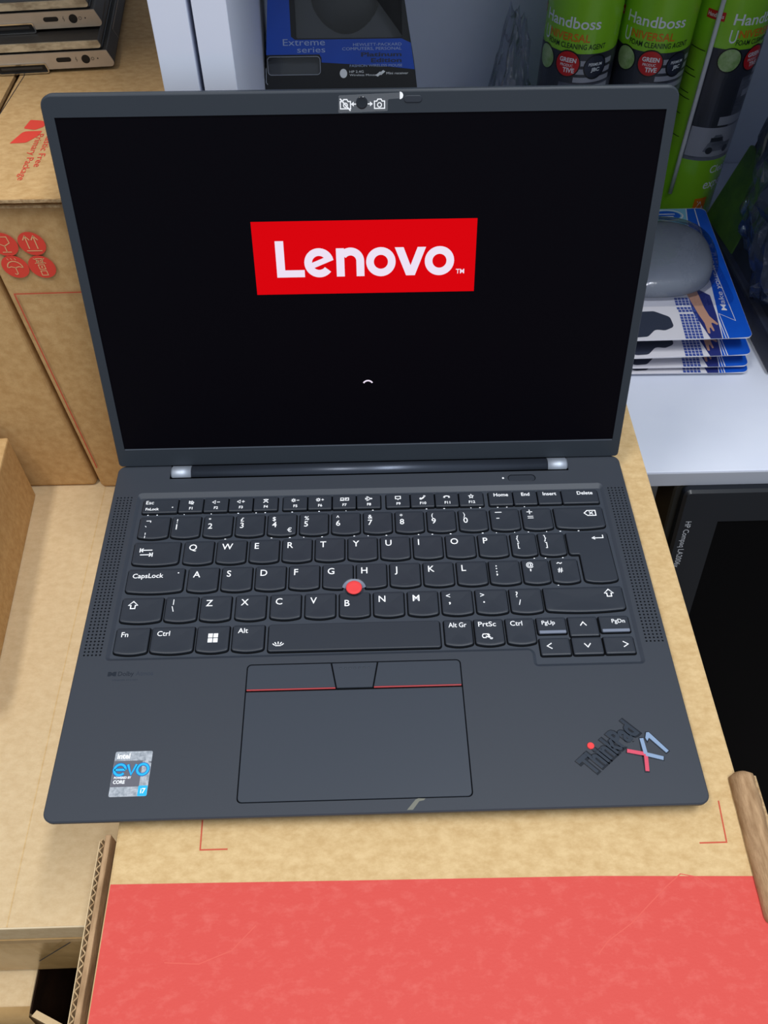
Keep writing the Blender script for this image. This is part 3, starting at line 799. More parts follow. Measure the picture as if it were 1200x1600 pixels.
OPEN = MB()
def key(x0, x1, y0, y1, legs, **kw):
    k = make_key(x0, x1, y0, y1, **kw)
    if legs: decal(legs, 'legend', m_white, k, flat(LEG + 0.07))
    return k
rowF = (184.7, 195.3); row1 = (165.2, 181.5); row2 = (146.0, 162.6); row3 = (126.9, 143.5); row4 = (107.7, 124.0); row5 = (88.2, 104.6)
BD = 0.006
def fkey(x0, x1, icon, lab, **kw):
    cx = (x0 + x1) / 2 + 0.2
    return key(x0, x1, *rowF, I(icon, cx - .2, 191.9, .85, .45) + [text(lab, cx, 186.6, 1.9, align='C', bold=.02)], curved=False, dish=.12)
k = key(-137.5, -116.6, *rowF, [text('Esc', -135.9, 191.3, 2.6, bold=BD), text('FnLock', -135.6, 186.6, 1.9, bold=.02)] + I('dot', -119.6, 188.6), curved=False, dish=.12)
for a in ((-115.9, -101.5, 'mute', 'F1'), (-100.8, -86.4, 'voldown', 'F2'), (-85.7, -71.5, 'volup', 'F3'), (-70.8, -56.4, 'mic', 'F4'),
          (-53.0, -38.6, 'dim', 'F5'), (-37.9, -23.8, 'bright', 'F6'), (-23.1, -9.1, 'project', 'F7'), (-8.4, 5.8, 'plane', 'F8'),
          (9.4, 23.6, 'bubble', 'F9'), (24.3, 38.5, 'answer', 'F10'), (39.2, 53.1, 'hangup', 'F11'), (53.8, 68.3, 'star', 'F12')):
    fkey(*a)
for x0, x1, s, al in ((71.8, 86.2, 'Home', 'C'), (86.9, 101.0, 'End', 'C'), (101.7, 115.8, 'Insert', 'C'), (116.5, 138.4, 'Delete', 'R')):
    key(x0, x1, *rowF, [text(s, (x0 + x1) / 2 + .3 if al == 'C' else 135.4, 191.4, 2.5, align=al, bold=.016)], curved=False, dish=.12)
# number row
def two(x0, y1, up, low, ux=None):
    L = []
    if up: L.append(text(up, x0 + 2.6, y1 - 5.1, 2.9, bold=BD))
    L.append(text(low, x0 + 2.5, y1 - 9.9, 3.9, bold=.007))
    return L
key(-137.5, -119.9, *row1, I('not', -132.5, 177.7) + [text('`', -134.2, 171.0, 3.8, bold=BD), text('¦', -133.4, 166.6, 3.0, bold=BD)])
xs = [-118.2 + 18.95 * i for i in range(12)]
for i, (lo_, up) in enumerate((('1', '!'), ('2', '"'), ('3', '£'), ('4', '$'), ('5', '%'), ('6', '^'), ('7', '&'), ('8', '*'), ('9', '('), ('0', ')'))):
    x0 = xs[i]; L = two(x0, row1[1], up, lo_)
    if lo_ == '4': L.append(text('€', x0 + 11.6, row1[0] + 2.6, 3.0, bold=BD))
    key(x0, x0 + 16.7, *row1, L)
key(71.3, 88.3, *row1, [stroke([(74.2, 178.9), (78.2, 178.9)], .5), stroke([(74.6, 174.4), (76.4, 174.4)], .5)])
key(90.4, 107.8, *row1, [stroke([(93.2, 178.7), (96.6, 178.7)], .5), stroke([(94.9, 180.4), (94.9, 177)], .5), stroke([(93.4, 175.3), (96.8, 175.3)], .45), stroke([(93.4, 174.0), (96.8, 174.0)], .45)])
key(109.7, 138.8, *row1, I('bksp', 131, 176.8))
# Q row
key(-138.0, -111.5, *row2, I('tab', -130.6, 155.6, 1.05, .6))
for i, c in enumerate('QWERTYUIOP'):
    x0 = -108.8 + 19.0 * i; key(x0, x0 + 16.8, *row2, [text(c, x0 + 2.7, row2[1] - 6.6, 4.1, bold=.007)])
key(81.3, 95.8, *row2, [text('{', 84.4, 157.4, 3.4, bold=BD), text('[', 84.8, 152.6, 3.2, bold=BD)])
key(97.5, 112.6, *row2, [text('}', 100.6, 157.4, 3.4, bold=BD), text(']', 101.0, 152.6, 3.2, bold=BD)])
ent = fillet([(114.1, 162.5), (114.1, 146.8), (119.9, 146.8), (119.9, 128.3), (124.6, 127.2), (129.3, 126.9), (134.1, 127.2), (138.7, 128.3), (138.2, 162.5)], [1, 1.8, .8, 2, 0, 0, 0, 2, 1], 4)
key(0, 0, 0, 0, I('enter', 132, 158.4, .95), outline=ent)
# A row
key(-138.6, -106.9, *row3, [text('CapsLock', -135.8, 137.2, 3.0, bold=.01)] + I('dot', -110.2, 140.2))
for i, c in enumerate('ASDFGHJKL'):
    x0 = -104.3 + 19.05 * i
    k = key(x0, x0 + 16.9, *row3, [text(c, x0 + 2.6, row3[1] - 6.7, 4.1, bold=.007)], scoop=6.7 if c in 'GH' else 0)
    if c in 'FJ': V, F = rbox(x0 + 6, x0 + 10.4, 128.9, 129.4, LEG - .15, LEG + .2, .1); mesh('home_ridge', V, F, m_key, k)
key(66.6, 83.8, *row3, [text(':', 70.2, 137.6, 3.6, bold=.02), text(';', 70.2, 133.6, 3.6, bold=.02)])
key(85.6, 100.5, *row3, [text('@', 87.8, 138.6, 3.0, bold=.01), text("'", 89.6, 133.2, 3.6, bold=.03)])
key(102.2, 117.3, *row3, [stroke([(105.4, 140.3), (106.3, 141), (107.6, 140.3), (108.5, 141)], .5), text('#', 105.4, 134.4, 3.3, bold=BD)])
# Z row
key(-138.7, -116.3, *row4, I('shift', -132.6, 119.0))
key(-114.6, -97.1, *row4, [text('|', -110.7, 119.6, 2.6, bold=.02), text('\\', -111.2, 114.4, 3.3, bold=.01)])
for i, (c, a) in enumerate(zip('ZXCVBNM', (-95.2, -75.9, -56.7, -37.6, -18.6, 0.3, 19.2))):
    key(a, a + 16.6, *row4, [text(c, a + 2.7, row4[1] - (6.7 if c != 'B' else 8.9), 4.0, bold=.007)], scoop=4.7 if c == 'B' else 0)
key(38.0, 54.9, *row4, [text('<', 40.5, 118.6, 3.2, bold=BD), text(',', 41.8, 115.2, 4.2, bold=.02)])
key(57.0, 74.3, *row4, [text('>', 59.5, 118.6, 3.2, bold=BD), text('.', 60.8, 115.2, 4.2, bold=.02)])
key(76.0, 93.6, *row4, [text('?', 79.4, 118.2, 3.6, bold=BD), text('/', 80.4, 113.2, 3.3, bold=.01)])
key(95.1, 139.1, *row4, I('shift', 131.4, 119.4))
# bottom row
key(-138.8, -121.1, *row5, [text('Fn', -136.0, 98.9, 3.0, bold=BD)])
key(-119.6, -96.9, *row5, [text('Ctrl', -116.8, 99.0, 3.0, bold=BD)])
key(-95.2, -78.1, *row5, I('win', -86.6, 97.0, 1.1))
key(-76.1, -59.2, *row5, [text('Alt', -73.4, 99.6, 3.0, bold=BD)])
key(-56.8, 35.6, 88.0, 104.6, I('light', -51.4, 92.4, .95), outline=rrect(-56.8, 35.6, 88.0, 104.6, 1.4, 4))
key(38.1, 53.0, *row5, [text('Alt Gr', 40.4, 99.8, 2.9, bold=BD, width=9.8)])
key(54.5, 69.9, *row5, [text('PrtSc', 56.6, 99.9, 2.9, bold=BD, width=9.6)] + I('snip', 61, 94.0, .95))
key(71.6, 87.0, *row5, [text('Ctrl', 74.0, 99.9, 2.9, bold=BD)])
for x0, x1, s, al, tx in ((88.6, 104.2, 'PgUp', 'L', 91.2), (122.8, 138.7, 'PgDn', 'R', 136.6)):
    k = key(x0, x1, 94.7, 104.6, [text(s, tx, 100.1, 2.4, align=al, bold=BD)], curved=False, dish=.08)
    V, F = rbox(x0 + .6, x1 - .6, 94.5, 96.2, -.6, LEG + .55, .25); mesh('raised_lip', V, F, m_skirt, k, label='pale raised lip')
key(105.8, 121.5, 92.6, 104.6, I('up', 113.6, 99.9, .8), curved=False, dish=.08)
for x0, x1, s in ((88.5, 104.4, 'left'), (105.8, 121.8, 'down'), (122.9, 138.8, 'right')):
    key(x0, x1, 81.4, 91.7, I(s, {'left': 93.4, 'down': 113.8, 'right': 134.2}[s], 86.8, .8), curved=False, dish=.08)
OPEN.build('key_openings', m_gap, well_o)
# light of the keyboard backlight leaking below the upper key rows
mb = MB(); rnd = random.Random(3)
for (ya, xs_, pr) in ((183.9, [x for i in range(17) for x in (-134 + 16.2 * i, -128.5 + 16.2 * i)], .8), (164.6, [x for i in range(13) for x in (-115.8 + 18.95 * i, -105 + 18.95 * i)], .9), (145.4, [83.5, 93.5, 100, 110], 1), (126.4, [88, 98, 104.5, 115], .8)):
    for x in xs_:
        if x < 138 and rnd.random() < pr * .7:
            P, F = tess([disc(x, ya, 0.25 + .35 * rnd.random(), 8, .2)]); mb.add([(a, b, -1.12) for a, b in P], F)
mb.build('backlight_glow', m_backlight, nb, kind='stuff')
# pointing stick
V, F = [], []
for i in range(25):
    t = math.radians(10 + 160 * i / 24)
    for r_, z_ in ((6.75, LEG - .02), (5.4, -.45), (3.4, -1.1)): V.append((PIN[0] + r_ * math.cos(t), PIN[1] + r_ * math.sin(t), z_))
F = [(3 * i + j, 3 * i + j + 1, 3 * i + j + 4, 3 * i + j + 3) for i in range(24) for j in range(2)]
mesh('pointing_stick_scoop', V, [f[::-1] for f in F], m_skirt, nb, smooth=True, label='pale grey scoop behind the pointing stick')
V, F = lathe([(2.2, -1.2), (2.2, 0.6), (4.2, 1.0), (4.5, 1.4), (4.45, 1.8), (4.1, 2.1), (2.6, 1.95), (0.6, 1.9)], *PIN, 32); mesh('pointing_stick', V, F, m_red_cap, nb, smooth=True, label='red round pointing stick')

# ---- hinge
V, F = tube([(-111, 217.2, -2.0), (111, 217.2, -2.0)], 5.0, 28); hg = mesh('hinge_bar', V, F, m_hinge, nb, smooth=set(range(28)))
for s in (-1, 1):
    V, F = tube([(s * 111.2, 217.2, -2), (s * 122.8, 217.2, -2), (s * 123.6, 217.2, -2)], [5.1, 5.1, 4.3], 28); mesh('hinge_cap', V, F, m_silver, hg, smooth=set(range(28)), label='silver hinge cap')

# ---- lid (s runs up the lid, n towards the viewer)
TH = 1.28546392; YH = 221.83
def LID(x, s, n=0.0): return (x, YH + s * math.cos(TH) - n * math.sin(TH), s * math.sin(TH) + n * math.cos(TH))
lo_ = fillet([(-157.0, 0.3), (157.0, 0.3), (157.6, 213.2), (-157.8, 213.2)], [2, 2, 6, 6], 7)
V, F = prism([lo_], -5.2, -0.3, 0.8, bottom=True); lid = mesh('lid', [LID(x, s, n) for x, s, n in V], F, m_lidback, nb)
dis = [(-151.4, 13.4), (151.6, 13.2), (152.0, 202.6), (-151.9, 202.8)]
bz = fillet([(-156.4, 0.9), (156.4, 0.9), (157.0, 212.5), (-157.2, 212.5)], [2, 2, 5.4, 5.4], 7)
V, F = prism([bz, dis], -0.6, 0.35, 0.3); mesh('bezel', [LID(x, s, n) for x, s, n in V], F, m_bezel, lid)
P, F = tess([dis]); mesh('display', [LID(x, s, -0.25) for x, s in P], F, m_display, lid)
mb = MB(); V, F = stroke([(-151, 13.1), (151.2, 12.9)], .5); mb.add([LID(x, s, 0.40) for x, s in V], F); mb.build('bezel_edge_line', m_edge_line, lid)
# picture on the display
P, F = tess([[(-60.5, 110.4), (60.1, 110.3), (60.1, 150.4), (-60.5, 150.4)]])
mesh('logo_field', [LID(x, s, -0.18) for x, s in P], F, m_scr_red, lid, label='lit red logo field')
def LG(px, py):                                   # crop pixels of the logo to the lid plane
    return None
L = []
B0, XH, CH = 120.0, 15.6, 20.0                     # baseline, x height, cap height
wt = 4.5
L.append(poly([(-48.6, B0), (-33.4, B0), (-33.4, B0 + 4.0), (-44.0, B0 + 4.0), (-44.0, B0 + CH), (-48.6, B0 + CH)]))
def ringp(cx, cy, ro, ri, a0=0, a1=360, n=40):
    o = arc(cx, cy, ro, a0, a1, n); i_ = arc(cx, cy, ri, a0, a1, n); m_ = len(o)
    return [q for q in o] + [q for q in i_], [(k, k + 1, m_ + k + 1, m_ + k)[::-1] for k in range(m_ - 1)]
oy = B0 + XH / 2; RO = XH / 2 + .25
ce = -25.3
L.append(ringp(ce, oy, RO, RO - 4.2, 22, 322, 40))
ca, sa = math.cos(math.radians(22)), math.sin(math.radians(22))
def erot(u, v): return (ce + u * ca - v * sa, oy + u * sa + v * ca)
L.append(poly([erot(-RO + 2.4, -1.55), erot(RO - .15, -1.55), erot(RO - .02, 0.6), erot(RO - 1.0, 1.55), erot(-RO + 2.4, 1.55)]))
L.append(poly([(-15.9, B0), (-11.5, B0), (-11.5, B0 + XH), (-15.9, B0 + XH)]))
L.append(ringp(-8.1, B0 + XH - 7.3 + .2, 7.4, 3.1, 0, 145, 24)); L.append(poly([(-5.0, B0), (-0.7, B0), (-0.7, B0 + XH - 7.0), (-5.0, B0 + XH - 7.0)]))
L.append(ringp(8.4, oy, RO, RO - 4.2)); L.append(ringp(40.4, oy, RO, RO - 4.2))
L.append(poly([(16.0, B0 + XH), (20.8, B0 + XH), (24.6, B0 + 5.6), (28.4, B0 + XH), (33.0, B0 + XH), (27.0, B0), (22.2, B0)]))
L.append(text('TM', 49.6, B0 + .6, 2.5, width=4.6, bold=.02))
decal(L, 'logo_letters', m_scr_white, lid, lambda x, s: LID(x, s, -0.12), label='white logo lettering')
decal([stroke(arc(-0.1, 53.6, 3.0, 30, 150, 10), .9)], 'loading_arc', m_scr_white, lid, lambda x, s: LID(x, s, -0.16))
# webcam, its film label and shutter slide
V, F = lathe([(2.9, 0), (2.9, .55), (2.2, .6), (2.0, .5), (0.4, .48)], -0.1, 207.6, 24); mesh('webcam', [LID(*v) for v in V], F, m_gloss_black, lid, smooth=True)
fp = [(-11.8, 203.0), (12.6, 203.6), (12.8, 208.9), (19.2, 209.3), (19.2, 211.9), (-11.4, 211.0)]
flm = mesh('film_label', *(lambda P, F: ([LID(x, s, .42) for x, s in P], F))(*tess([ccw(fillet(fp, .5, 2) + [])])), m_film, lid)
L = []
for cx, off in ((-8.2, True), (8.6, False)):
    y = 206.9
    L.append(stroke([(cx - 2.5, y - 2), (cx + 2.5, y - 2), (cx + 2.5, y + 1.3), (cx + 1.3, y + 1.3), (cx + .8, y + 2.2), (cx - .8, y + 2.2), (cx - 1.3, y + 1.3), (cx - 2.5, y + 1.3)], .5, True))
    L.append(stroke(disc(cx, y - .4, 1.0, 12), .45, True))
    if off: L.append(stroke([(cx - 2.6, y + 2.6), (cx + 2.4, y - 2.9)], .6))
for s in (-1, 1):
    cx = 4.0 * s - .1
    L += [stroke([(cx - 1.2 * s, 207), (cx + .6 * s, 207)], .5), poly([(cx + 1.4 * s, 207), (cx, 208.1), (cx, 205.9)])]
decal(L, 'film_icons', m_white, lid, lambda x, s: LID(x, s, .5))
decal([poly(arc(18.6, 210.6, 1.7, -90, 90, 10))], 'film_end', m_white, lid, lambda x, s: LID(x, s, .5))
V, F = prism([rrect(20.6, 29.6, 207.3, 210.6, 1.6)], .3, .75, .3); sld = mesh('shutter_slide', [LID(*v) for v in V], F, m_key, lid)

# ---- badges and labels on the palm rest
DK = flat(0.06)
st = decal([poly(rrect(-128.0, -109.9, 11.4, 34.0, .8, 3))], 'processor_sticker', m_sticker, nb, DK, label='silver foil sticker')
decal([poly([(-127.9, 16.2), (-114.2, 16.2), (-114.2, 29.2), (-127.9, 29.2)])], 'grey_field', m_sticker_grey, st, flat(.10))
decal([text('intel', -126.8, 30.4, 2.6, bold=.03), text('POWERED BY', -126.8, 20.2, 1.1, width=8.2, bold=.03), text('CORE', -126.9, 17.8, 1.7, width=5.6, bold=.03)], 'sticker_words', m_white, st, flat(.14))
decal([poly(rrect(-114.4, -110.0, 11.5, 16.6, .3))], 'cyan_field', m_cyan, st, flat(.12))
decal([text('i7', -113.2, 12.9, 2.4, bold=.02)], 'cyan_words', m_white, st, flat(.16))
def evo(wd):
    L = []
    cy = 24.7; r = 2.7
    L += [stroke(arc(-124.6, cy, r, 0, 320, 18), wd), stroke([(-127.2, cy), (-122.0, cy)], wd)]
    L += [stroke([(-121.0, cy + 2.6), (-118.9, cy - 2.5), (-116.8, cy + 2.6)], wd)]
    L += [stroke(disc(-113.6, cy, 2.65, 22), wd, True)]
    return L
decal(evo(1.7), 'lettering_outline', m_cyan_dark, st, flat(.13)); decal(evo(1.05), 'lettering', m_cyan, st, flat(.17))
decal([text('TM', -111.4, 27.9, .8, bold=.03)], 'trademark', m_sticker_grey, st, flat(.13))
decal([poly([(-139.4, 75.6), (-138.4, 75.6)] + arc(-138.4, 76.9, 1.3, -90, 90, 8)[1:] + [(-139.4, 78.2)]), poly([(-135.0, 75.6), (-136.0, 75.6)] + arc(-136.0, 76.9, 1.3, -90, -270, 8)[1:] + [(-135.0, 78.2)]), text('Dolby', -134.0, 75.7, 2.5, width=8.2, bold=.01)], 'audio_badge', m_darkprint, nb, DK)
decal([text('Atmos', -124.8, 75.7, 2.4, width=9), text('SPEAKER SYSTEM', -136.5, 72.8, .9, width=13)], 'audio_badge_words', m_fadedprint, nb, DK)
decal([poly([(13.4, 1.2), (16.2, 1.2), (19.4, 5.2), (21.6, 5.6), (22.4, 6.4), (19, 6.6), (17.6, 6.0)])], 'tape_residue', m_residue, nb, DK)
# raised slanted name badge: condensed letters with a raised outline
ang = math.radians(38.5); ox, oy2 = 103.4, 15.0
def BW(wd_, cap, b):
    V, F = text('ThinkPad', 0, 0, cap, width=wd_, bold=b)
    return rot2([(x - .10 * y, y) for x, y in V], ang, ox, oy2), F
def solid(V, F, z0, z1):
    mb = MB(); n = len(V); mb.add([(x, y, z1) for x, y in V], F)
    ed = {}
    for f in F:
        for i in range(len(f)):
            e = (f[i], f[(i + 1) % len(f)]); ed[e] = 1
    B_ = [e for e in ed if (e[1], e[0]) not in ed]
    mb.add([(x, y, z0) for x, y in V] + [(x, y, z1) for x, y in V], [(a_, b_, n + b_, n + a_) for a_, b_ in B_])
    return mb
V, F = BW(35.4, 10.6, .10); bd = solid(V, F, 0, .25).build('name_badge', m_gloss_black, nb, label='raised slanted black name lettering')
V, F = BW(34.2, 10.2, .035); V = [(x + .2, y + .25) for x, y in V]; solid(V, F, .2, .55).build('letter_faces', m_lettering, bd)
mesh('red_dot', *prism([disc(105.2, 30.2, 1.75, 20)], 0, .8, .2), m_red_cap, bd, label='red dot of the letter i')
XC = (131.4, 25.2)
def bar(a, b, wd):
    d = (Vector(b) - Vector(a)).normalized(); nn = Vector((-d.y, d.x)) * wd / 2
    a, b = Vector(a), Vector(b); sk = d * wd * .25
    return [tuple(a + nn), tuple(a - nn), tuple(b - nn), tuple(b + nn)]
arms = {'red': [(122.6, 27.2), (130.3, 16.6)], 'blue': [(131.0, 33.4), (139.6, 22.8)]}
one = [(133.0, 33.6), (134.0, 36.4), (135.3, 36.5), (143.0, 26.6), (141.6, 25.6), (134.8, 33.6), (133.6, 31.9)]
xb = decal([poly(bar((122.1, 27.3), (140.1, 22.7), 2.5)), poly(bar((131.0, 34.0), (130.2, 16.0), 2.5)), poly(ccw(inset(ccw(one), -.5)))], 'series_badge', m_gloss_black, nb, flat(.08), label='pink and pale blue badge')
mesh('pink_arms', *(lambda m_: (m_.V, m_.F))((lambda m_: (m_.add(*prism([ccw(bar(arms['red'][0], XC, 1.9))], 0, .4)), m_.add(*prism([ccw(bar(XC, arms['red'][1], 1.9))], 0, .42)), m_)[-1])(MB())), m_x_red, xb)
mesh('blue_arms', *(lambda m_: (m_.V, m_.F))((lambda m_: (m_.add(*prism([ccw(bar(arms['blue'][0], XC, 1.9))], 0, .41)), m_.add(*prism([ccw(bar(XC, arms['blue'][1], 1.9))], 0, .43)), m_.add(*prism([ccw(one)], 0, .4)), m_)[-1])(MB())), m_x_blue, xb)

# ------------------------------------------------------------------ monitor standing on its side before the shelf
mon = thing('monitor', 'black computer monitor stood on its side on the floor, right of the carton', 'monitor', (385, 190, FLOOR))
MA = math.radians(12); M0 = (286, -113)
def MON(x, s, n=0.0): return (x, M0[0] + s * math.sin(MA) - n * math.cos(MA), M0[1] + s * math.cos(MA) + n * math.sin(MA))
mo = fillet([(247, -520), (545, -520), (545, 0), (247, 0)], 5, 5)
so = [(279.5, -488), (513, -488), (513, -31.2), (279.5, -31.2)]
V, F = prism([mo, so], -8, 0, 2.2); mesh('bezel', [MON(*v) for v in V], F, m_mon, mon, smooth=False)
P, F = tess([so]); mesh('screen', [MON(x, s, -1.6) for x, s in P], F, m_mon_scr, mon)
V, F = prism([fillet([(241, -521), (550, -521), (550, 2), (241, 2)], 7, 5)], -40, -8.2, 1.5, bottom=True)
mesh('rear_shell', [MON(x, s, n) for x, s, n in V], F, m_mon_side, mon)
mb = MB(); V, F = stroke([(281, -488.6), (512, -488.6)], 1.4); mb.add([MON(x, s_, .2) for x, s_ in V], F); mb.build('bezel_edge_line', m_edge_line, mon)  # grey line painted in for the gleam on the inner bezel edge
L = []
V, F = text('HP Compaq LA2006x', 0, 0, 4.6, width=50); L.append((rot2(V, -math.pi / 2, 253.6, -30.5), F))
decal(L, 'model_print', m_mon_text, mon, lambda x, s: MON(x, s, .12))
# something brown in the dark under the shelf
o = thing('brown_carton', 'brown carton in the dark gap under the white shelf', 'box', (215, 420, FLOOR))
part_box('carton_body', 184, 240, 345, 600, FLOOR, -190, m_card_dark, o, r=2)

# ------------------------------------------------------------------ mouse box leaning against the back of the shelf
mbx = thing('mouse_box', 'blue and black boxed mouse with clear window, leaning behind the laptop lid', 'box', (-12, 440, 136))
BA = math.radians(25)
def MBX(x, s, n=0.0):                              # print coordinates are in units of 0.71 mm
    q = 0.7095 * (s - 144.2); n *= 0.7095
    return (0.7095 * x - 0.3, 430.2 + q * math.sin(BA) - n * math.cos(BA), 139.4 + q * math.cos(BA) + n * math.sin(BA))
def bl(s): return -101 + s * (101 - 80.6) / 214 * 0.98
def br(s): return 75 - s * (75 - 40.6) / 213
wn = rrect(-57, 38.5, 181.5, 300, 1.5, 3)
wn2 = rrect(-84.5, -36.5, 152.2, 167.0, 3.0, 4)
bo = [(bl(139.6), 139.6), (br(139.6), 139.6), (br(330), 330), (bl(330), 330)]
V, F = prism([bo, wn, wn2], -1.0, 0.0, 0.4); mbf = mesh('front_panel', [MBX(*v) for v in V], F, m_box_black, mbx)
mb = MB()
P = bo
V = [MBX(x, s, -.9) for x, s in P] + [MBX(x, s + (0 if s > 200 else 24), -52) for x, s in P]
mesh('side_walls', *orient(V, [(0, 1, 5, 4), (1, 2, 6, 5), (2, 3, 7, 6), (3, 0, 4, 7), (4, 5, 6, 7)]), m_box_black, mbx)
def MF(d): return lambda x, s: MBX(x, s, d)
blue = [(bl(168), 168.6), (-37, 168.6), (-35.2, 166), (-35.2, 162), (20, 158.6), (br(155.5), 155.5), (br(177), 177), (38, 180.5), (-58.5, 180.5), (-62, 183), (-62, 322), (bl(322), 322)]
decal([tess([ccw(blue)])], 'blue_print', m_blue_box, mbf, MF(.12))
decal([stroke(wn2, .5, True), stroke([(bl(144) + 2, 144.5), (bl(146) + .5, 146), (bl(158), 158)], .6)], 'paper_edge', m_box_line, mbf, MF(.2))
P, F = tess([ccw([(-58, 180), (40, 180), (40, 302), (-58, 302)])]); tr = mesh('tray', [MBX(x, s, -12) for x, s in P], F, m_box_in, mbx)
P, F = tess([ccw([(-85, 151), (-36, 151), (-36, 168), (-85, 168)])]); mesh('tray_low', [MBX(x, s, -9) for x, s in P], F, m_box_in, mbx)
bm = bmesh.new(); bmesh.ops.create_uvsphere(bm, u_segments=28, v_segments=16, radius=1)
V = []
for v in bm.verts:
    x, y, z = v.co; k_ = 1 + .25 * y
    V.append(MBX(-12 + 31 * x * k_ * (1 - .1 * y), 212 + 27 * y, -12 + 9.5 * max(z, -.1)))
bm.verts.index_update(); F = [tuple(v.index for v in f.verts) for f in bm.faces]; bm.free()
mesh('mouse', *orient(V, F), m_mouse, mbx, smooth=True)
for w_, nm in ((wn, 'window'), (wn2, 'small_window')):
    P, F = tess([ccw(w_)]); mesh(nm, [MBX(x, s, -.5) for x, s in P], F, m_window, mbx)
decal([text('Extreme', -69.5, 170.3 + 5.6, 5.2, width=38), text('series', -57, 170.2, 4.6, width=25.5)], 'printed_title', m_box_txt, mbf, MF(.25))
decal([text('HEWLETT-PACKARD', -6, 174.9, 2.3, width=44), text('COMPUTERS, PERSONAL', -16, 171.6, 2.3, width=54), text('FASHION WIRELESS MOUSE', -9.5, 158.0, 2.0, width=48)], 'printed_words', m_box_txt, mbf, MF(.25))
decal([text('Platinum', 1, 166.4, 3.4, width=37, bold=.03), text('Edition', 10, 161.6, 3.4, width=28, bold=.03)], 'printed_edition', m_box_txt2, mbf, MF(.25))
L = [poly(disc(-15.5, 152.8, 3.4, 16, 3.8)), text('HP 2.4G', -10, 153.2, 1.9, width=13), text('Wireless Mouse', -10, 150.6, 1.6, width=25), text('Mini receiver', 24, 151.6, 1.9, width=20)]
L += [poly([(14 + d, 151 + d * .4), (18 + d, 154 + d * .4), (20 + d, 152.8 + d * .4), (16 + d, 149.8 + d * .4)]) for d in (0, 3)]
decal(L, 'printed_icons', m_can_white, mbf, MF(.25))

# ------------------------------------------------------------------ spray cans
can = thing('spray_can', 'green foam cleaner spray can, nearest the plastic bag, leftmost of three', 'spray can', (193.5, 650, SH), 'foam cleaner spray cans')
CR = 32.0
prof = [(29.5, 0), (31.6, 1), (32, 3), (32, 226), (32.1, 228), (31, 234), (25, 241), (20, 244), (19, 246)]
def cc(name, V, F, m, parent=can, **kw): return mesh(name, V, F, m, parent, local=True, **kw)
cc('can_body', *lathe(prof, 0, 0, 56), m_can_green, smooth=True)
cc('cap', *lathe([(20, 245.5), (20.5, 248), (20.5, 270), (18, 276), (6, 278)], 0, 0, 40), m_can_green, smooth=True)
cc('top_rim', *lathe([(32.1, 225.5), (32.3, 226.5), (32.3, 229), (31.9, 231)], 0, 0, 56), m_can_metal, smooth=True)
def CY(d): return lambda a, z: ((CR + d) * math.sin(math.radians(a)), -(CR + d) * math.cos(math.radians(a)), z)
def cyl_patch(a0, a1, z0, z1, na, topf=None):
    V = []; n_ = na
    for i in range(n_ + 1):
        a_ = a0 + (a1 - a0) * i / n_
        V += [(a_, z0), (a_, topf(a_) if topf else z1)]
    return V, [(2 * i, 2 * i + 2, 2 * i + 3, 2 * i + 1) for i in range(n_)]
def cdecal(L, name, m, d, parent=can):
    mb = MB(); T = CY(d)
    for V, F in L: mb.add(V, F, T)
    return cc(name, mb.V, mb.F, m, parent)
DEG = 1 / math.radians(1) / CR                      # degrees per millimetre round the can
def ctext(s, a, z, cap, wdeg, bold=.01):
    V, F = text(s, 0, 0, cap, width=wdeg / DEG, bold=bold); return [(a + x * DEG, z + y) for x, y in V], F
def cell(a, z, r, n=26):                            # disc in rings, so that it follows the curve of the can
    V = [(a, z)]; F = []
    for i in range(1, 6):
        V += [(a + r * i / 5 * DEG * math.cos(2 * math.pi * k / n), z + r * i / 5 * math.sin(2 * math.pi * k / n)) for k in range(n)]
    F += [(0, 1 + k, 1 + (k + 1) % n) for k in range(n)]
    F += [(1 + (i - 1) * n + k, 1 + i * n + k, 1 + i * n + (k + 1) % n, 1 + (i - 1) * n + (k + 1) % n) for i in range(1, 5) for k in range(n)]
    return V, F
band = cdecal([cyl_patch(-78, 125, 74, 175, 40)], 'photo_band', m_can_grey, .12)
cdecal([cyl_patch(-78, 125, 150, 175, 40), cyl_patch(-78, -10, 104, 150, 14)], 'dark_photo', m_can_dark, .2, band)
cdecal([cyl_patch(12, 75, z, z + 4.4, 12) for z in (144, 151, 158, 165)] + [cyl_patch(-30, 20, 108, 116, 10), cyl_patch(0, 40, 132, 138, 8)], 'seat_photo', m_can_light, .26, band)
car = [(-40, 84), (-34, 84), (-30, 82), (-22, 84), (-6, 84), (-2, 82), (4, 84), (8, 88), (6, 92), (-4, 94), (-14, 101), (-28, 101), (-36, 94), (-41, 91)]
cdecal([cyl_patch(-70, 30, 78, 106, 24)], 'car_picture', m_can_light, .3, band)
car_top = lambda a: 84 + max(0, min(1, (a + 42) / 5)) * 7 + max(0, min(1, (a + 36) / 8)) * max(0, min(1, (-8 - a) / 8)) * 8
cdecal([cyl_patch(-42, 8, 83, 0, 30, car_top)], 'car_print', m_can_grey, .36, band)
cdecal([cell(-32, 84, 3.4, 14), cell(-1, 84, 3.4, 14), cyl_patch(-34, -12, 92.5, 96.5, 10)], 'car_wheels', m_can_dark, .42, band)
cdecal([cell(-42, 166, 10.6), cell(0, 166, 11.3), cell(44, 164, 10.6)], 'seal_edges', m_can_ink2, .34)['kind'] = 'stuff'
cdecal([cell(-42, 166, 9.5)], 'leaf_seal', m_can_leaf, .4); 
rs = cdecal([cell(0, 166, 10.2)], 'red_seal', m_can_red, .4)
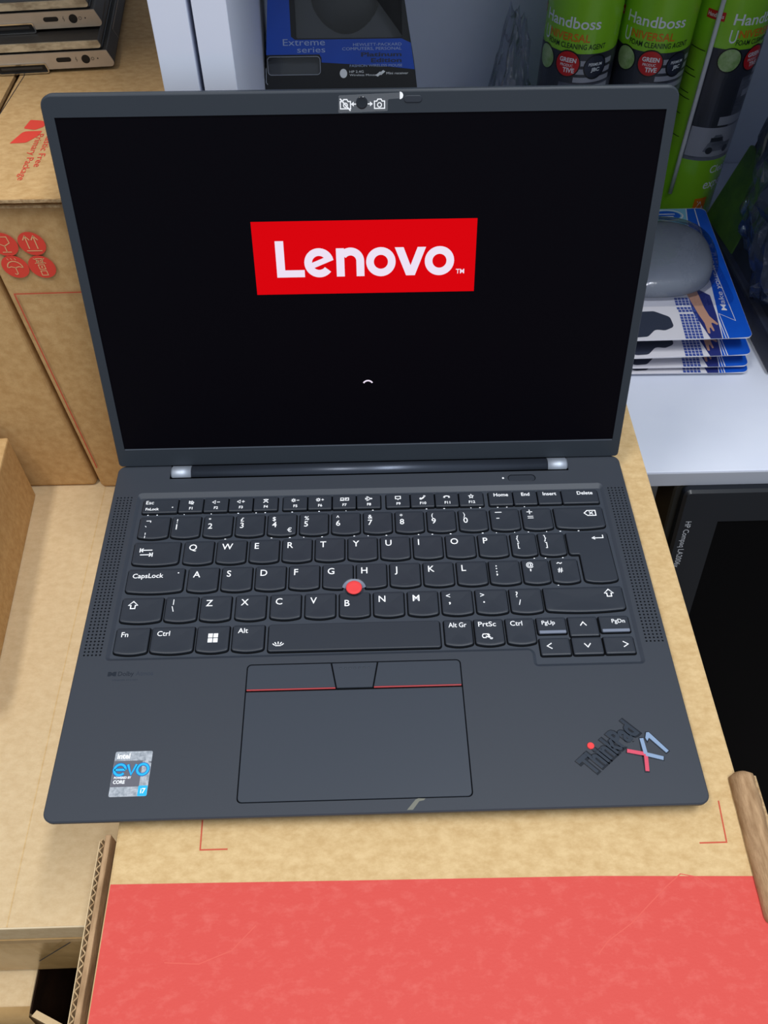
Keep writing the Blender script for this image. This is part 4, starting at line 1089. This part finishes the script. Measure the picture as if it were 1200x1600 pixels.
cdecal([ctext('GREEN', -13, 167.5, 3.6, 26, .03), ctext('PRODUC', -11, 163.8, 2.2, 20), ctext('TIVE', -6, 159, 3.8, 18, .03)], 'seal_words', m_can_white, .46, rs)
gs = cdecal([cell(44, 164, 9.5)], 'grey_seal', m_pack_dark, .4); cdecal([ctext('PERMIUM', 33, 165, 2.4, 22, .02), ctext('JBC', 38, 160.4, 3, 14, .03)], 'seal_words', m_can_white, .46, gs)
cdecal([ctext('Handboss', -52, 194.8, 8.6, 94, .012), ctext('U', -52, 180.2, 10.5, 11, .005)], 'brand_words', m_can_white, .2)
cdecal([ctext('NIVERSAL', -39, 184.5, 6.2, 68, .015)], 'orange_words', m_can_orange, .2)
cdecal([ctext('FOAM CLEANING AGENT', -40, 178.6, 4.2, 96, .012)], 'dark_words', m_can_ink, .2)
cdecal([ctext('Clean', -18, 60, 7.5, 40), ctext('expert', -22, 44, 9.5, 58)], 'lower_words', m_can_white, .2)
lg = cdecal([cyl_patch(-30, -6, 18, 34, 10)], 'orange_emblem', m_can_orange, .2); cdecal([stroke([(-26, 21), (-18, 30), (-9, 22)], 1.2), stroke([(-24, 31), (-12, 22)], 1)], 'emblem_mark', m_can_white, .28, lg)
cdecal([stroke([(-112 + 5 * i, z) for i in range(n_)], .7) for z, n_ in ((170, 7), (152, 5), (147, 6), (132, 5), (127, 6), (112, 4), (92, 6), (60, 4))], 'small_print', m_can_ink, .2)['kind'] = 'stuff'
rt = cdecal([cyl_patch(-96, -66, 196, 203, 10)], 'red_tag', m_can_red, .2); cdecal([ctext('Handboss', -94, 198, 3.2, 26)], 'tag_words', m_can_white, .26, rt)
can.rotation_euler = (0, 0, math.radians(-27))
can2 = copy_tree(can); can2.location = (258.6 * K, 650 * K, SH * K); can2.rotation_euler = (0, 0, math.radians(-15))
can2['label'] = 'green foam cleaner spray can, middle one of three behind the lid'
can3 = copy_tree(can); can3.location = (323.8 * K, 654.5 * K, SH * K); can3.rotation_euler = (0, 0, math.radians(36))
can3['label'] = 'green foam cleaner spray can with a straw taped on, standing behind the card packs'
V, F = tube([(-37.5 * 0.96, -4.5, 38), (-36.6, -6.5, 212)], 1.9, 10)
V = [(x, y, z) for x, y, z in V]
a_ = math.radians(-74); s_ = []
for (z, dx) in ((38, 0), (90, .6), (150, .2), (214, 0)):
    t = a_; s_.append(((CR + 2.3) * math.sin(t), -(CR + 2.3) * math.cos(t), z))
V, F = tube(s_, 2.0, 10); mesh('straw', V, F, m_straw, can3, local=True, smooth=True)

# ------------------------------------------------------------------ crumpled plastic bags
def crumple(cx, cy, z0, sx, sy, sz, seed, sub=4, amp=.22, taper=.5):
    bm = bmesh.new(); bmesh.ops.create_icosphere(bm, subdivisions=sub, radius=1)
    V = []
    for v in bm.verts:
        p = v.co.normalized(); q = p * 1.6 + Vector((seed, seed * 2.3, 0))
        d = 1 + amp * noise.noise(q) + amp * .8 * abs(noise.noise(q * 2.7)) - amp * .5 * abs(noise.noise(q * 6.1))
        x, y, z = p * d; t = (z + 1) / 2
        k_ = 1 - taper * max(t, 0)
        V.append((cx + sx * x * k_, cy + sy * y * k_, max(z0 + .4, z0 + sz * t)))
    bm.verts.index_update(); F = [tuple(v.index for v in f.verts) for f in bm.faces]; bm.free()
    return V, F
bag = thing('plastic_bag', 'small crumpled clear plastic bag against the shelf back, beside the spray cans', 'bag', (140, 690, SH))
mesh('bag_film', *crumple(143, 690, SH, 30, 30, 184, 2.2, amp=.26, taper=.55), m_bag, bag, smooth=False)
V, F = rbox(126, 152, 672, 704, SH + .5, SH + 90, 4); mesh('bag_contents', V, F, m_box_in, bag)
bagr = thing('plastic_bag', 'large clear plastic bag of dark and blue packets, right of the card packs', 'bag', (395, 560, SH))
mesh('bag_film', *crumple(398, 504, SH, 70, 112, 230, 5.7, sub=5, amp=.2, taper=.18), m_bag2, bagr, smooth=False)
def packet(name, c, size, rz, ry, m):
    V, F = rbox(-size[0], size[0], -size[1], size[1], -size[2], size[2], 2.5)
    o = []
    for x, y, z in V:
        x, z = x * math.cos(ry) - z * math.sin(ry), x * math.sin(ry) + z * math.cos(ry)
        x, y = x * math.cos(rz) - y * math.sin(rz), x * math.sin(rz) + y * math.cos(rz)
        o.append((x + c[0], y + c[1], z + c[2]))
    return mesh(name, o, F, m, bagr)
packet('dark_packet', (364, 470, SH + 58), (9, 86, 52), .05, -.25, m_pack_dark)
packet('dark_packet', (374, 503, SH + 14.5), (36, 100, 12), .04, 0, m_pack_dark)
packet('dark_packet', (369, 566, SH + 76), (7, 42, 70), .12, -.16, m_pack_dark)
packet('blue_packet', (392, 530, SH + 90), (8, 60, 58), -.12, -.28, m_pack_blue)
packet('green_packet', (352, 575, SH + 52), (5, 34, 46), .1, -.3, m_pack_green)
packet('dark_packet', (410, 450, SH + 52), (12, 70, 42), -.05, -.2, m_pack_dark)
for P in ([(352, 470, -50), (349, 488, -36), (352, 505, -26), (360, 520, -18)], [(357, 560, -12), (356, 575, 2), (360, 588, 12), (367, 600, 17)]):
    V, F = tube(P, 1.3, 8); mesh('twist_tie', V, F, m_tie, bagr, smooth=True)

# ------------------------------------------------------------------ mouse mat packs: printed cards with a clear blister over a grey gel rest
pk = thing('mouse_mat_pack', 'blue and white carded mouse mat pack with clear blister, topmost of the pile', 'mouse mat', (220, 500, -60), 'carded mouse mat packs')
PZ = -60
def pcard(name, V, F, m, parent=pk, **kw): return mesh(name, V, F, m, parent, **kw)
cardo = fillet([(118, 404.5), (318.5, 406), (328.4, 597), (122, 594)], 6, 5)
V, F = prism([cardo], PZ - 1.2, PZ, .1, bottom=True); crd = pcard('backing_card', V, F, m_pc_white)
CF = lambda d: flat(PZ + d)
bluep = fillet([(293.3, 404.9), (318.3, 406.2), (328.1, 596.4), (310.5, 595.8), (304, 560), (303, 480), (298, 440)], [0, 6, 6, 0, 0, 0, 0], 5)
decal([tess([ccw(bluep)])], 'blue_print', m_pc_blue, crd, CF(.1))
decal([stroke([(297.8, 405), (298.4, 437), (309.8, 427.4), (312, 530), (318, 595)], .9), stroke([(295.6, 405), (296.4, 434)], .7)], 'white_line', m_pc_white, crd, CF(.22))
decal([poly([(283, 405), (292.6, 405), (296, 436), (297.5, 462), (290, 470), (279, 470), (277, 440)])], 'desk_print', m_pc_deep, crd, CF(.12))
L = []
for i in range(5):
    for j in range(14):
        x0 = 262.5 + i * 3.1 + j * .28 - (j > 9) * .8; y0 = 405.6 + j * 3.6 + (j > 8) * 2 + (j > 10) * 2
        L.append(poly([(x0, y0), (x0 + 2.5, y0), (x0 + 2.6, y0 + 3), (x0 + .1, y0 + 3)]))
decal(L, 'keyboard_print', m_pc_key, crd, CF(.14))
hand = fillet([(277, 471), (279, 452), (281, 436), (283, 425), (282.6, 412), (284.4, 411), (286, 423), (287.4, 414), (288.8, 415), (288.4, 427), (293.4, 421.5), (294, 424), (289.4, 434), (288, 446), (287.6, 471)], 1, 2)
decal([tess([ccw(hand)])], 'hand_print', m_pc_hand, crd, CF(.18))
mouse = fillet([(218, 441), (244, 442), (256, 434), (256.5, 421), (248, 416.5), (240, 418), (232, 409), (218, 408)], 5, 4)
decal([tess([ccw(mouse)])], 'mouse_print', m_pc_mouse, crd, CF(.12))
decal([poly([(274, 596), (309.5, 596), (304, 566), (286, 574), (270, 574)])], 'pale_print', m_pc_cyan, crd, CF(.12))
decal([stroke(disc(289, 585, 15, 26, 9), 1.4, True)], 'oval_line', m_pc_white, crd, CF(.2)); decal([poly(disc(289, 585, 13, 26, 7.4))], 'oval_print', m_pc_blue, crd, CF(.16))
decal([stroke([(281, 587), (297, 587)], 1.4), stroke([(283, 583), (295, 583)], 1.4)], 'oval_marks', m_pc_white, crd, CF(.22))
V, F = text('Make your work', 0, 0, 4.6, width=84, bold=.004); decal([(rot2(V, math.radians(84), 306.5, 441), F)], 'printed_words', m_pc_white, crd, CF(.24))
def dome(grow, zoff, kx=1.0):
    V, F = [], []; N, R = 44, 12
    for i in range(R + 1):
        t = i / R * math.pi / 2
        rr = math.sin(t) ** .75; h = max(math.cos(t), 0) ** .62
        for k in range(N):
            a = 2 * math.pi * k / N
            c, s = math.cos(a), math.sin(a)
            e = (abs(c) ** 2.6 + abs(s) ** 2.6) ** (-1 / 2.6)
            px = 256 + (57 + grow) * e * c * rr; py = 510 + (53 + grow) * e * s * rr
            px += 6 * s * rr
            dent = 1 - .35 * math.exp(-((px - 224) ** 2 + (py - 488) ** 2) / 500)
            V.append((px, py, PZ + zoff + (23 + grow * .6) * h * dent))
    F = [(i * N + k, i * N + (k + 1) % N, (i + 1) * N + (k + 1) % N, (i + 1) * N + k) for i in range(1, R) for k in range(N)]
    F = [f[::-1] for f in F] + [tuple(N + k for k in range(N))]
    return V, F
pcard('gel_rest', *orient(*dome(-3, .4)), m_gel, smooth=True)
V, F = dome(1.5, .9); bls = pcard('blister', *orient(V, F), m_blister, smooth=True)
V, F = prism([rrect(150, 317, 448, 572, 12)], PZ + .2, PZ + .7, .1); pcard('blister_flange', V, F, m_blister, bls)
for i, (dx, dy, z, ang_, lab) in enumerate(((3.0, -2.5, -77, .6, 'second from the top of its pile'), (7, 0, -90, -.6, 'third from the top of its pile'), (9, -1, -95.5, -1.2, 'lowest of its pile, lying on the white shelf'))):
    c = copy_tree(pk)
    for ch in list(c.children):                           # the gel rests below stay squeezed under the next card
        if ch.name.startswith(('gel_rest', 'blister')): ch.scale = (1, 1, .42 if i < 2 else .12)
    c.location = ((220 + dx) * K, (500 + dy) * K, z * K); c.rotation_euler = (0, 0, math.radians(ang_))
    c['label'] = 'blue and white mouse mat pack, ' + lab
